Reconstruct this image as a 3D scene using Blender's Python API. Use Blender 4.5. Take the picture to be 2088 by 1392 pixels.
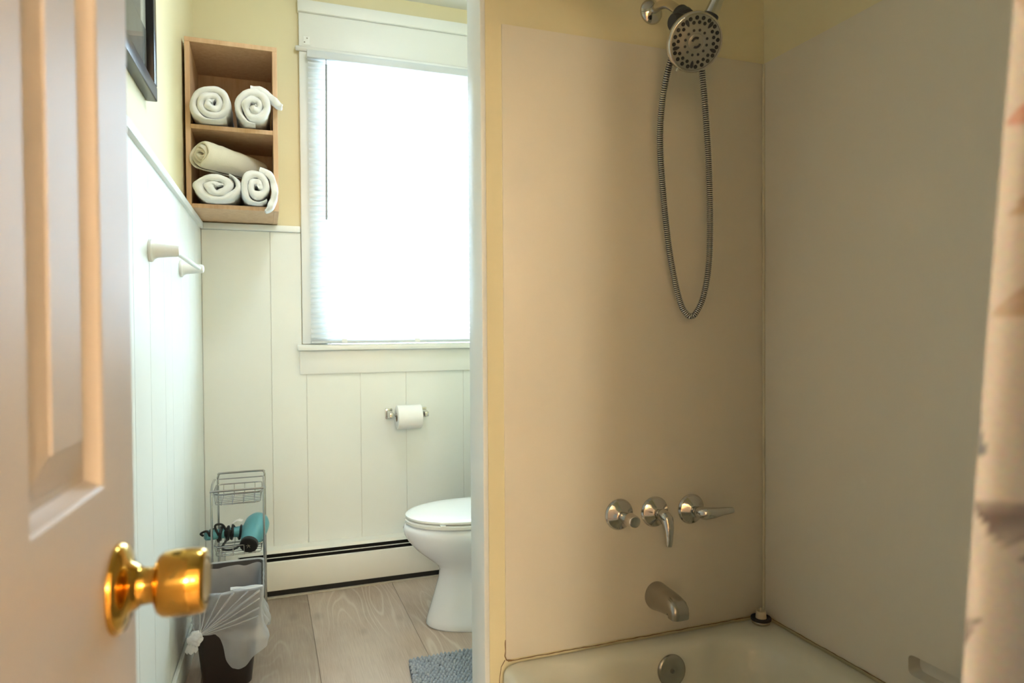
import bpy, bmesh, math, random
from mathutils import Vector, Matrix, noise

random.seed(7)
scene = bpy.context.scene
for o in list(bpy.data.objects):
    bpy.data.objects.remove(o)
COL = scene.collection
R_ = math.radians
PI = math.pi

# ------------------------------------------------------------------ camera
EYE = Vector((0.0, 0.0, 1.15))
yaw, pitch, roll = R_(19.9), R_(-1.0), R_(0.4)
F = Vector((math.sin(yaw) * math.cos(pitch), math.cos(yaw) * math.cos(pitch), math.sin(pitch)))
R0 = Vector((math.cos(yaw), -math.sin(yaw), 0))
U0 = R0.cross(F)
RV = math.cos(roll) * R0 - math.sin(roll) * U0
UV = math.sin(roll) * R0 + math.cos(roll) * U0
cam = bpy.data.cameras.new('camera')
cam.lens = 24.0
cam.sensor_width = 36.0
cam.clip_start = 0.02
cam.dof.use_dof = True
cam.dof.focus_distance = 2.1
cam.dof.aperture_fstop = 5.0
co = bpy.data.objects.new('camera', cam)
co.matrix_world = Matrix(((RV.x, UV.x, -F.x, EYE.x), (RV.y, UV.y, -F.y, EYE.y), (RV.z, UV.z, -F.z, EYE.z), (0, 0, 0, 1)))
COL.objects.link(co)
scene.camera = co

# ------------------------------------------------------------------ light and exposure
scene.view_settings.view_transform = 'Standard'
scene.view_settings.look = 'None'
scene.view_settings.gamma = 1.0
scene.view_settings.use_curve_mapping = False
scene.view_settings.exposure = 1.62

SKY = 8.2
HALL = 35.0
HALL_FILL = 17.0
DOME_FILL = 13.5
world = bpy.data.worlds.new('overcast_sky')
scene.world = world
world.use_nodes = True
wn = world.node_tree.nodes
wn['Background'].inputs[0].default_value = (0.64, 0.83, 1.0, 1)
wn['Background'].inputs[1].default_value = SKY

portal = bpy.data.lights.new('window_portal', 'AREA')
portal.shape = 'RECTANGLE'
portal.size, portal.size_y = 0.80, 1.28
portal.cycles.is_portal = True
po = bpy.data.objects.new('window_portal', portal)
po.location = (0.665, 3.30, 1.73)
po.rotation_euler = (R_(-90), 0, 0)
COL.objects.link(po)


# ------------------------------------------------------------------ colours and materials
def lin(r, g, b):
    def f(c):
        c /= 255.0
        return c / 12.92 if c <= 0.04045 else ((c + 0.055) / 1.055) ** 2.4
    return (f(r), f(g), f(b), 1.0)


def node_mat(name):
    m = bpy.data.materials.new(name)
    m.use_nodes = True
    nt = m.node_tree
    b = nt.nodes['Principled BSDF']
    return m, nt, b


def mat(name, rgb, rough=0.5, metal=0.0, var=0.06, scale=6.0, bump=0.0, bscale=120.0, spec=0.5, coat=0.0):
    m, nt, b = node_mat(name)
    tc = nt.nodes.new('ShaderNodeTexCoord')
    n = nt.nodes.new('ShaderNodeTexNoise')
    n.inputs['Scale'].default_value = scale
    n.inputs['Detail'].default_value = 4
    nt.links.new(tc.outputs['Object'], n.inputs['Vector'])
    mx = nt.nodes.new('ShaderNodeMix')
    mx.data_type = 'RGBA'
    c = lin(*rgb)
    mx.inputs['A'].default_value = (c[0] * (1 - var), c[1] * (1 - var), c[2] * (1 - var), 1)
    mx.inputs['B'].default_value = (min(1, c[0] * (1 + var)), min(1, c[1] * (1 + var)), min(1, c[2] * (1 + var)), 1)
    nt.links.new(n.outputs['Fac'], mx.inputs['Factor'])
    nt.links.new(mx.outputs['Result'], b.inputs['Base Color'])
    b.inputs['Roughness'].default_value = rough
    b.inputs['Metallic'].default_value = metal
    b.inputs['Specular IOR Level'].default_value = spec
    b.inputs['Coat Weight'].default_value = coat
    if bump:
        n2 = nt.nodes.new('ShaderNodeTexNoise')
        n2.inputs['Scale'].default_value = bscale
        n2.inputs['Detail'].default_value = 3
        nt.links.new(tc.outputs['Object'], n2.inputs['Vector'])
        bp = nt.nodes.new('ShaderNodeBump')
        bp.inputs['Strength'].default_value = bump
        bp.inputs['Distance'].default_value = 0.002
        nt.links.new(n2.outputs['Fac'], bp.inputs['Height'])
        nt.links.new(bp.outputs['Normal'], b.inputs['Normal'])
    return m


def wood_mat(name, c1, c2, scale=(22, 22, 1.2), rough=0.45, rnd=0.12, ring=True, bump=0.05):
    m, nt, b = node_mat(name)
    tc = nt.nodes.new('ShaderNodeTexCoord')
    oi = nt.nodes.new('ShaderNodeObjectInfo')
    add = nt.nodes.new('ShaderNodeVectorMath')
    add.operation = 'MULTIPLY_ADD'
    cmb = nt.nodes.new('ShaderNodeCombineXYZ')
    for k in range(3):
        nt.links.new(oi.outputs['Random'], cmb.inputs[k])
    add.inputs[1].default_value = (7.0, 13.0, 5.0)
    nt.links.new(cmb.outputs[0], add.inputs[0])
    nt.links.new(tc.outputs['Object'], add.inputs[2])
    mp = nt.nodes.new('ShaderNodeMapping')
    mp.inputs['Scale'].default_value = scale
    nt.links.new(add.outputs[0], mp.inputs['Vector'])
    n = nt.nodes.new('ShaderNodeTexNoise')
    n.inputs['Scale'].default_value = 5.0
    n.inputs['Detail'].default_value = 8
    n.inputs['Roughness'].default_value = 0.65
    nt.links.new(mp.outputs[0], n.inputs['Vector'])
    big = nt.nodes.new('ShaderNodeTexNoise')
    big.inputs['Scale'].default_value = 0.55
    big.inputs['Detail'].default_value = 2
    nt.links.new(mp.outputs[0], big.inputs['Vector'])
    fac = n.outputs['Fac']
    if ring:
        # growth rings: bands of a slow, stretched noise give cathedral grain
        mul = nt.nodes.new('ShaderNodeMath')
        mul.operation = 'MULTIPLY'
        mul.inputs[1].default_value = 60.0
        nt.links.new(big.outputs['Fac'], mul.inputs[0])
        sn = nt.nodes.new('ShaderNodeMath')
        sn.operation = 'SINE'
        nt.links.new(mul.outputs[0], sn.inputs[0])
        ma = nt.nodes.new('ShaderNodeMath')
        ma.operation = 'MULTIPLY_ADD'
        ma.inputs[1].default_value = 0.10
        nt.links.new(sn.outputs[0], ma.inputs[0])
        nt.links.new(n.outputs['Fac'], ma.inputs[2])
        fac = ma.outputs[0]
    rp = nt.nodes.new('ShaderNodeValToRGB')
    rp.color_ramp.elements[0].position = 0.30
    rp.color_ramp.elements[1].position = 0.72
    rp.color_ramp.elements[0].color = lin(*c1)
    rp.color_ramp.elements[1].color = lin(*c2)
    nt.links.new(fac, rp.inputs[0])
    hsv = nt.nodes.new('ShaderNodeHueSaturation')
    mr = nt.nodes.new('ShaderNodeMapRange')
    mr.inputs['To Min'].default_value = 1 - rnd
    mr.inputs['To Max'].default_value = 1 + rnd
    nt.links.new(oi.outputs['Random'], mr.inputs['Value'])
    nt.links.new(mr.outputs[0], hsv.inputs['Value'])
    nt.links.new(rp.outputs[0], hsv.inputs['Color'])
    nt.links.new(hsv.outputs[0], b.inputs['Base Color'])
    b.inputs['Roughness'].default_value = rough
    bp = nt.nodes.new('ShaderNodeBump')
    bp.inputs['Strength'].default_value = bump
    bp.inputs['Distance'].default_value = 0.002
    nt.links.new(n.outputs['Fac'], bp.inputs['Height'])
    nt.links.new(bp.outputs['Normal'], b.inputs['Normal'])
    return m


def plank_mat():
    m, nt, b = node_mat('greyed_oak_vinyl')
    N, Lk = nt.nodes.new, nt.links.new
    tc, oi = N('ShaderNodeTexCoord'), N('ShaderNodeObjectInfo')
    cmb = N('ShaderNodeCombineXYZ')
    for k in range(3):
        Lk(oi.outputs['Random'], cmb.inputs[k])
    off = N('ShaderNodeVectorMath')
    off.operation = 'MULTIPLY_ADD'
    off.inputs[1].default_value = (7.0, 13.0, 0.0)
    Lk(cmb.outputs[0], off.inputs[0])
    Lk(tc.outputs['Object'], off.inputs[2])
    def noise_at(scale, detail, rough=0.5):
        mp = N('ShaderNodeMapping')
        mp.inputs['Scale'].default_value = scale
        Lk(off.outputs[0], mp.inputs['Vector'])
        n = N('ShaderNodeTexNoise')
        n.inputs['Scale'].default_value = 1.0
        n.inputs['Detail'].default_value = detail
        n.inputs['Roughness'].default_value = rough
        Lk(mp.outputs[0], n.inputs['Vector'])
        return n.outputs['Fac']
    def math_(op, a, c=None, v=None):
        q = N('ShaderNodeMath')
        q.operation = op
        Lk(a, q.inputs[0])
        if c is not None:
            Lk(c, q.inputs[1])
        elif v is not None:
            q.inputs[1].default_value = v
        return q.outputs[0]
    fine = noise_at((260, 9, 1), 5, 0.6)
    cloud = noise_at((5, 2.2, 1), 3, 0.55)
    slow = noise_at((6.5, 1.15, 1), 1.5, 0.4)
    ring = math_('SINE', math_('MULTIPLY', slow, v=95.0))
    ring = math_('POWER', math_('MAXIMUM', ring, v=0.0), v=3.0)
    where = noise_at((4, 1.4, 1.0), 1)
    mr = N('ShaderNodeMapRange')
    mr.inputs['From Min'].default_value = 0.45
    mr.inputs['From Max'].default_value = 0.62
    Lk(where, mr.inputs['Value'])
    ring = math_('MULTIPLY', ring, mr.outputs[0])
    rp = N('ShaderNodeValToRGB')
    rp.color_ramp.elements[0].position = 0.28
    rp.color_ramp.elements[1].position = 0.72
    rp.color_ramp.elements[0].color = lin(158, 136, 120)
    rp.color_ramp.elements[1].color = lin(206, 189, 172)
    Lk(math_('ADD', math_('MULTIPLY', fine, v=0.42), math_('MULTIPLY', cloud, v=0.58)), rp.inputs[0])
    m1 = N('ShaderNodeMix')
    m1.data_type = 'RGBA'
    Lk(math_('MULTIPLY', ring, v=0.55), m1.inputs['Factor'])
    Lk(rp.outputs[0], m1.inputs['A'])
    m1.inputs['B'].default_value = lin(216, 206, 192)
    vo = N('ShaderNodeTexVoronoi')
    mp = N('ShaderNodeMapping')
    mp.inputs['Scale'].default_value = (7.5, 4.0, 1)
    Lk(off.outputs[0], mp.inputs['Vector'])
    Lk(mp.outputs[0], vo.inputs['Vector'])
    vo.inputs['Scale'].default_value = 1.0
    kn = N('ShaderNodeMapRange')
    kn.inputs['From Min'].default_value = 0.03
    kn.inputs['From Max'].default_value = 0.22
    kn.inputs['To Min'].default_value = 0.45
    kn.inputs['To Max'].default_value = 0.0
    Lk(vo.outputs['Distance'], kn.inputs['Value'])
    m2 = N('ShaderNodeMix')
    m2.data_type = 'RGBA'
    Lk(kn.outputs[0], m2.inputs['Factor'])
    Lk(m1.outputs['Result'], m2.inputs['A'])
    m2.inputs['B'].default_value = lin(112, 96, 84)
    m3 = N('ShaderNodeMix')
    m3.data_type = 'RGBA'
    m3.blend_type = 'MULTIPLY'
    m3.inputs['Factor'].default_value = 1.0
    Lk(m2.outputs['Result'], m3.inputs['A'])
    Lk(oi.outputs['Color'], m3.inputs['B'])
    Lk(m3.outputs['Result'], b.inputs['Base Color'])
    b.inputs['Roughness'].default_value = 0.42
    bp = N('ShaderNodeBump')
    bp.inputs['Strength'].default_value = 0.08
    bp.inputs['Distance'].default_value = 0.001
    Lk(fine, bp.inputs['Height'])
    Lk(bp.outputs['Normal'], b.inputs['Normal'])
    return m


def mix_mat(name, parts):
    """parts: list of (node type, colour, roughness, weight) mixed by weight."""
    m = bpy.data.materials.new(name)
    m.use_nodes = True
    nt = m.node_tree
    nt.nodes.remove(nt.nodes['Principled BSDF'])
    out = nt.nodes['Material Output']
    cur = None
    tot = 0.0
    for typ, c, r, w in parts:
        s = nt.nodes.new(typ)
        s.inputs['Color'].default_value = c
        if 'Roughness' in s.inputs:
            s.inputs['Roughness'].default_value = r
        tot += w
        if cur is None:
            cur = s.outputs[0]
        else:
            mx = nt.nodes.new('ShaderNodeMixShader')
            mx.inputs[0].default_value = w / tot
            nt.links.new(cur, mx.inputs[1])
            nt.links.new(s.outputs[0], mx.inputs[2])
            cur = mx.outputs[0]
    nt.links.new(cur, out.inputs[0])
    return m


M = {}
M['cream'] = mat('cream_wall_paint', (237, 227, 188), 0.55, bump=0.08, bscale=90, var=0.02)
M['white_paint'] = mat('white_trim_paint', (240, 242, 238), 0.38, var=0.02, bump=0.03, bscale=60)
M['wainscot'] = mat('white_panel_paint', (238, 242, 238), 0.42, var=0.02, bump=0.04, bscale=40)
M['ceiling'] = mat('ceiling_paint', (238, 238, 234), 0.8, var=0.02)
M['groove'] = mat('groove_paint', (232, 234, 228), 0.7, var=0.03)
M['door'] = mat('glossy_door_paint', (218, 210, 204), 0.48, var=0.02, bump=0.05, bscale=35)
M['surround'] = mat('surround_plastic', (234, 226, 208), 0.42, var=0.015, scale=3)
M['tub'] = mat('tub_enamel', (228, 226, 208), 0.16, var=0.02, scale=3)
M['caulk'] = mat('dirty_caulk', (140, 108, 70), 0.9, var=0.5, scale=60)
M['bead'] = mat('caulk_white', (222, 212, 182), 0.6)
M['chrome'] = mat('chrome', (205, 203, 198), 0.12, metal=1.0, var=0.03)
M['chrome_dull'] = mat('worn_chrome', (176, 172, 164), 0.26, metal=1.0, var=0.12, scale=30)
M['satin'] = mat('satin_plate', (176, 174, 166), 0.32, metal=0.85, var=0.05)
M['black'] = mat('black_plastic', (26, 26, 28), 0.42, var=0.1)
M['charcoal'] = mat('charcoal_plastic', (58, 58, 60), 0.5, var=0.08)
M['rubber'] = mat('black_rubber', (18, 18, 20), 0.6)
M['brass'] = mat('polished_brass', (214, 170, 82), 0.10, metal=1.0, var=0.03)
M['porcelain'] = mat('porcelain', (238, 241, 246), 0.10, var=0.01, coat=0.3)
M['seat_plastic'] = mat('seat_plastic', (240, 241, 236), 0.22, var=0.01)
M['towel'] = mat('white_terry', (248, 248, 246), 0.95, var=0.03, scale=40, bump=0.9, bscale=420, spec=0.1)
M['towel_cream'] = mat('ivory_terry', (240, 234, 214), 0.95, var=0.03, scale=40, bump=0.9, bscale=420, spec=0.1)
M['paper'] = mat('tissue_paper', (246, 246, 244), 0.95, var=0.01, spec=0.1)
M['card'] = mat('cardboard', (150, 130, 105), 0.9)
M['cubby'] = wood_mat('beech_veneer', (206, 164, 124), (226, 192, 154), scale=(10, 10, 1.0), rough=0.5, rnd=0.03, ring=False, bump=0.02)
M['plank'] = plank_mat()
M['subfloor'] = mat('subfloor_dark', (70, 60, 50), 0.9)
M['heater'] = mat('heater_enamel', (238, 238, 230), 0.35, var=0.03)
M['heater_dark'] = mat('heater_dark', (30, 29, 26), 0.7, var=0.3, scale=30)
M['strip'] = mat('grimy_floor_strip', (188, 176, 156), 0.7, var=0.3, scale=25)
M['wire'] = mat('chromed_wire', (190, 190, 192), 0.22, metal=1.0, var=0.05)
M['teal'] = mat('teal_plastic', (96, 164, 174), 0.33, var=0.03)
M['bin'] = mat('dark_brown_plastic', (40, 32, 29), 0.42, var=0.08)
M['frame'] = mat('black_frame', (34, 34, 38), 0.28, var=0.05)
M['mat_base'] = mat('grey_mat_base', (84, 90, 98), 0.95)
M['tuft'] = mat('grey_chenille', (158, 166, 176), 0.95, var=0.15, scale=60, spec=0.1)
M['vinyl'] = mat('blind_rail', (214, 220, 224), 0.45)
M['wand'] = mat('clear_wand', (150, 150, 152), 0.2)
M['screw'] = mat('screw_metal', (140, 135, 125), 0.4, metal=0.8)
M['sash'] = mat('sash_paint', (238, 238, 236), 0.45)
M['waxen'] = mat('ivory_plastic', (222, 208, 176), 0.5)
M['lamp_base'] = mat('lamp_base_metal', (180, 150, 90), 0.3, metal=1.0)
M['hall_wall'] = mat('hall_wall_paint', (232, 214, 184), 0.6, var=0.02)
M['glass'] = mix_mat('window_glass', [('ShaderNodeBsdfTransparent', (0.97, 0.98, 0.98, 1), 0, 0.94), ('ShaderNodeBsdfGlossy', (1, 1, 1, 1), 0.02, 0.06)])
M['slat'] = mix_mat('blind_slat', [('ShaderNodeBsdfDiffuse', lin(240, 242, 242), 1, 0.5), ('ShaderNodeBsdfTranslucent', lin(246, 247, 246), 0, 0.5)])
M['liner'] = mix_mat('thin_white_plastic_bag', [('ShaderNodeBsdfTransparent', (0.97, 0.98, 0.99, 1), 0, 0.50), ('ShaderNodeBsdfDiffuse', lin(240, 242, 246), 1, 0.24), ('ShaderNodeBsdfTranslucent', lin(240, 244, 250), 0, 0.20), ('ShaderNodeBsdfGlossy', (1, 1, 1, 1), 0.35, 0.04)])
M['bag_knot'] = mix_mat('bunched_white_plastic', [('ShaderNodeBsdfDiffuse', lin(232, 234, 236), 1, 0.6), ('ShaderNodeBsdfTranslucent', lin(232, 236, 240), 0, 0.34), ('ShaderNodeBsdfGlossy', (1, 1, 1, 1), 0.25, 0.06)])

def lamp_mat(name, col, strength):
    m, nt, b = node_mat(name)
    b.inputs['Base Color'].default_value = (1, 0.95, 0.88, 1)
    b.inputs['Emission Color'].default_value = col
    b.inputs['Emission Strength'].default_value = strength
    return m
M['lamp_a'] = lamp_mat('warm_lamp_shade', (1.0, 0.88, 0.71, 1), HALL)
M['lamp_b'] = lamp_mat('warm_lamp_shade_dim', (1.0, 0.83, 0.62, 1), HALL_FILL)
M['dome'] = lamp_mat('opal_dome_glass', (0.86, 0.93, 1.0, 1), DOME_FILL)

m, nt, b = node_mat('picture_print')
tc = nt.nodes.new('ShaderNodeTexCoord')
n1 = nt.nodes.new('ShaderNodeTexNoise')
n1.inputs['Scale'].default_value = 4
n1.inputs['Detail'].default_value = 6
nt.links.new(tc.outputs['Object'], n1.inputs['Vector'])
rp = nt.nodes.new('ShaderNodeValToRGB')
rp.color_ramp.elements[0].color = lin(40, 42, 44)
rp.color_ramp.elements[1].color = lin(150, 152, 148)
nt.links.new(n1.outputs['Fac'], rp.inputs[0])
nt.links.new(rp.outputs[0], b.inputs['Base Color'])
b.inputs['Roughness'].default_value = 0.9
M['print'] = m
M['matboard'] = mat('pale_mat_board', (206, 208, 196), 0.9)
M['pic_glass'] = mix_mat('picture_glass', [('ShaderNodeBsdfTransparent', (0.95, 0.95, 0.95, 1), 0, 0.88), ('ShaderNodeBsdfGlossy', (1, 1, 1, 1), 0.03, 0.12)])

m, nt, b = node_mat('printed_curtain_cloth')
at = nt.nodes.new('ShaderNodeAttribute')
at.attribute_name = 'print'
nz = nt.nodes.new('ShaderNodeTexNoise')
nz.inputs['Scale'].default_value = 220
tcc = nt.nodes.new('ShaderNodeTexCoord')
nt.links.new(tcc.outputs['Object'], nz.inputs['Vector'])
mxr = nt.nodes.new('ShaderNodeMix')
mxr.data_type = 'RGBA'
mxr.blend_type = 'MULTIPLY'
mxr.inputs['Factor'].default_value = 0.22
nt.links.new(at.outputs['Color'], mxr.inputs['A'])
nt.links.new(nz.outputs['Color'], mxr.inputs['B'])
nt.links.new(mxr.outputs['Result'], b.inputs['Base Color'])
b.inputs['Roughness'].default_value = 0.9
b.inputs['Specular IOR Level'].default_value = 0.15
trn = nt.nodes.new('ShaderNodeBsdfTranslucent')
nt.links.new(mxr.outputs['Result'], trn.inputs['Color'])
mxs = nt.nodes.new('ShaderNodeMixShader')
mxs.inputs[0].default_value = 0.5
nt.links.new(b.outputs[0], mxs.inputs[1])
nt.links.new(trn.outputs[0], mxs.inputs[2])
nt.links.new(mxs.outputs[0], nt.nodes['Material Output'].inputs[0])
M['curtain'] = m


# ------------------------------------------------------------------ mesh helpers
class MB:
    def __init__(s):
        s.v, s.f, s.mi = [], [], []

    def add(s, verts, faces, mi=0):
        o = len(s.v)
        s.v += [tuple(p) for p in verts]
        s.f += [tuple(i + o for i in f) for f in faces]
        s.mi += [mi] * len(faces)
        return s

    def box(s, x0, x1, y0, y1, z0, z1, mi=0):
        v = [(x, y, z) for z in (z0, z1) for y in (y0, y1) for x in (x0, x1)]
        return s.add(v, [(0, 2, 3, 1), (4, 5, 7, 6), (0, 1, 5, 4), (2, 6, 7, 3), (0, 4, 6, 2), (1, 3, 7, 5)], mi)

    def hexa(s, p, mi=0):
        """8 points: bottom 4 (ccw from above), then top 4."""
        return s.add(p, [(3, 2, 1, 0), (4, 5, 6, 7), (0, 1, 5, 4), (1, 2, 6, 5), (2, 3, 7, 6), (3, 0, 4, 7)], mi)

    def loft(s, rings, closed=True, cap0=False, cap1=False, loop=False, mis=None):
        n = len(rings[0])
        v = [p for r in rings for p in r]
        f, mi = [], []
        m = len(rings)
        for i in range(m if loop else m - 1):
            a, b2 = i * n, ((i + 1) % m) * n
            for j in range(n if closed else n - 1):
                k = (j + 1) % n
                f.append((a + j, a + k, b2 + k, b2 + j))
                mi.append(mis[i] if mis else 0)
        if cap0:
            f.append(tuple(reversed(range(n)))); mi.append(mis[0] if mis else 0)
        if cap1:
            f.append(tuple(range((m - 1) * n, m * n))); mi.append(mis[-1] if mis else 0)
        o = len(s.v)
        s.v += [tuple(p) for p in v]
        s.f += [tuple(i + o for i in q) for q in f]
        s.mi += mi
        return s

    def tube(s, pts, r, seg=8, cap=True, loop=False, mis=None):
        pts = [Vector(p) for p in pts]
        n = len(pts)
        rr = r if isinstance(r, (list, tuple)) else [r] * n
        rings = []
        t = (pts[1] - pts[0]).normalized()
        up = Vector((0, 0, 1)) if abs(t.z) < 0.9 else Vector((1, 0, 0))
        a = t.cross(up).normalized()
        for i in range(n):
            if loop:
                t = (pts[(i + 1) % n] - pts[i - 1]).normalized()
            else:
                t = (pts[min(i + 1, n - 1)] - pts[max(i - 1, 0)]).normalized()
            a = (a - t * a.dot(t)).normalized()
            b2 = t.cross(a)
            rings.append([pts[i] + (a * math.cos(2 * PI * k / seg) + b2 * math.sin(2 * PI * k / seg)) * rr[i] for k in range(seg)])
        return s.loft(rings, True, cap and not loop, cap and not loop, loop, mis)

    def lathe(s, prof, org, axis, seg=24, mis=None):
        """prof: list of (distance along axis, radius)."""
        ax = Vector(axis).normalized()
        up = Vector((0, 0, 1)) if abs(ax.z) < 0.9 else Vector((1, 0, 0))
        a = ax.cross(up).normalized()
        b2 = ax.cross(a)
        o = Vector(org)
        rings = [[o + ax * d + (a * math.cos(2 * PI * k / seg) + b2 * math.sin(2 * PI * k / seg)) * max(r, 1e-5) for k in range(seg)] for d, r in prof]
        return s.loft(rings, True, True, True, False, mis)

    def xf(s, mtx):
        s.v = [tuple(mtx @ Vector(p)) for p in s.v]
        return s


def smooth_path(pts, n=8):
    pts = [Vector(p) for p in pts]
    out = []
    for i in range(len(pts) - 1):
        p0, p1, p2, p3 = pts[max(i - 1, 0)], pts[i], pts[i + 1], pts[min(i + 2, len(pts) - 1)]
        for k in range(n):
            t = k / n
            out.append(0.5 * ((2 * p1) + (p2 - p0) * t + (2 * p0 - 5 * p1 + 4 * p2 - p3) * t * t + (3 * p1 - p0 - 3 * p2 + p3) * t ** 3))
    out.append(pts[-1])
    return out


def obj(name, mb, mats, parent=None, bevel=0.0, seg=2, sharp=40, origin=None):
    me = bpy.data.meshes.new(name)
    off = Vector((0, 0, 0))
    r = parent
    while r is not None:
        off += r.location
        r = r.parent
    if parent is None and origin is not None:
        off = Vector(origin)
    me.from_pydata([tuple(Vector(p) - off) for p in mb.v], [], mb.f)
    mats = mats if isinstance(mats, (list, tuple)) else [mats]
    for q in mats:
        me.materials.append(q)
    for p, i in zip(me.polygons, mb.mi):
        p.material_index = i
    bm = bmesh.new()
    bm.from_mesh(me)
    bmesh.ops.recalc_face_normals(bm, faces=bm.faces)
    if bevel:
        ed = [e for e in bm.edges if len(e.link_faces) == 2 and e.calc_face_angle(0) > R_(30)]
        bmesh.ops.bevel(bm, geom=ed, offset=bevel, segments=seg, profile=0.5, affect='EDGES', clamp_overlap=True)
    bm.to_mesh(me)
    bm.free()
    for p in me.polygons:
        p.use_smooth = True
    me.set_sharp_from_angle(angle=R_(sharp))
    o = bpy.data.objects.new(name, me)
    COL.objects.link(o)
    if parent is not None:
        o.parent = parent
    elif origin is not None:
        o.location = off
    return o


def tag(o, label, cat=None, group=None, kind=None):
    o['label'] = label
    if cat:
        o['category'] = cat
    if group:
        o['group'] = group
    if kind:
        o['kind'] = kind
    return o


def thing(name, loc, label, cat=None, group=None, kind=None):
    o = bpy.data.objects.new(name, None)
    o.empty_display_size = 0.05
    o.location = loc
    COL.objects.link(o)
    return tag(o, label, cat, group, kind)


def share(name, src, parent, loc):
    """another object of the same mesh as src, moved by loc, child of parent"""
    o = bpy.data.objects.new(name, src.data)
    COL.objects.link(o)
    o.parent = parent
    o.location = loc
    return o


def rrect(x0, x1, y0, y1, r, n=6):
    """rounded rectangle, ccw list of (x, y)"""
    out = []
    for cx, cy, a0 in ((x1 - r, y1 - r, 0), (x0 + r, y1 - r, 90), (x0 + r, y0 + r, 180), (x1 - r, y0 + r, 270)):
        for k in range(n + 1):
            a = R_(a0 + 90 * k / n)
            out.append((cx + r * math.cos(a), cy + r * math.sin(a)))
    return out


# ------------------------------------------------------------------ the setting
CEIL = 2.69
LS = 0.03                      # skew of the left wall
def LX(y, d=0.0):              # face of the left panelling at depth y, d into the room
    return -0.25 - (3.18 - y) * LS + d
def lw_slab(mb, y0, y1, d0, d1, z0, z1, dz=0.0):
    """slab along the left wall between offsets d0 (back) and d1 (front); dz lifts the near end"""
    zn = (3.18 - y0) * dz
    zf = (3.18 - y1) * dz
    return mb.hexa([(LX(y0, d0), y0, z0 + zn), (LX(y0, d1), y0, z0 + zn), (LX(y1, d1), y1, z0 + zf), (LX(y1, d0), y1, z0 + zf),
                    (LX(y0, d0), y0, z1 + zn), (LX(y0, d1), y0, z1 + zn), (LX(y1, d1), y1, z1 + zf), (LX(y1, d0), y1, z1 + zf)])

YB = 3.175                     # face of the back panelling
YD = 3.19                      # face of the back wall above it
XR = 1.241                     # face of the right wall
YW = 1.47                      # shower wall, shower side
YW2 = 1.573                    # shower wall, toilet side
XW = 0.461                     # free end of the shower wall
YF = -0.06                     # face of the entrance wall

# floor with planks
fl = tag(obj('floor', MB().box(-0.95, 1.34, -3.30, 3.28, -0.06, -0.004), M['subfloor']), 'grey-brown wood plank floor', kind='structure')
PW = 0.371
k = 0
x = 0.160 - 3 * PW
row = 0
while x < 1.24:
    y = 3.185 + random.choice((0.02, 0.09, 0.16)) - 6 * 1.22
    while y < 3.27:
        y1 = y + 1.22
        a, c = max(y, -3.29), min(y1, 3.185)
        xa, xc = max(x, -0.94), min(x + PW, 1.238)
        if c - a > 0.03 and xc - xa > 0.02:
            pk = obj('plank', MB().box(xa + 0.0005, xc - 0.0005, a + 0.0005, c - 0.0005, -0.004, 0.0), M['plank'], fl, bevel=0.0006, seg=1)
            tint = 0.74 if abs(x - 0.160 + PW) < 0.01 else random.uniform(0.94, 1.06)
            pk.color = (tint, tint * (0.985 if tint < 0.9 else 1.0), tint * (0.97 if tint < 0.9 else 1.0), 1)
        y = y1
    x += PW
    row += 1

# ceiling
tag(obj('ceiling', MB().box(-0.95, 1.34, -3.30, 3.29, CEIL, CEIL + 0.08), M['ceiling']), 'plain white ceiling', kind='structure')

# left wall with panelling
wl = tag(obj('wall_left', lw_slab(MB(), -0.16, 3.29, -0.10, -0.02, -0.004, CEIL), M['cream']), 'cream wall with white grooved panelling beside the open door', kind='structure')
ys = [-0.05, 0.16, 0.42, 0.56, 0.83, 1.05, 1.27, 1.42, 1.63, 1.824, 2.024, 2.247, 2.382, 2.60, 2.79, 2.98, YB]
for a, c in zip(ys[:-1], ys[1:]):
    obj('panel', lw_slab(MB(), a + 0.0012, c - 0.0012, -0.0028, 0.0, 0.0, 1.585, 0.0), M['wainscot'], wl, bevel=0.0009, seg=1)
obj('panel_backing', lw_slab(MB(), -0.05, YB, -0.0199, -0.0029, 0.0, 1.5852), M['groove'], wl)
tr = tag(obj('trim_1', lw_slab(MB(), -0.05, YB - 0.012, -0.0199, 0.012, 1.586, 1.613, 0.016), M['white_paint'], bevel=0.004), 'white cap rail on top of the left panelling', kind='structure')
# fill between the panels and the rising cap rail
lw = MB().hexa([(LX(-0.05, -0.0199), -0.05, 1.5852), (LX(-0.05, -0.001), -0.05, 1.5852), (LX(3.16, -0.001), 3.16, 1.5852), (LX(3.16, -0.0199), 3.16, 1.5852),
                (LX(-0.05, -0.0199), -0.05, 1.5858 + 3.23 * .016), (LX(-0.05, -0.001), -0.05, 1.5858 + 3.23 * .016), (LX(3.16, -0.001), 3.16, 1.5862), (LX(3.16, -0.0199), 3.16, 1.5862)])
obj('filler_strip', lw, M['wainscot'], tr)
bb = MB()
lw_slab(bb, -0.05, 3.10, 0.001, 0.015, 0.0005, 0.10)
tag(obj('baseboard_left', bb, M['white_paint'], bevel=0.004), 'white baseboard along the left panelled wall', kind='structure')

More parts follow.
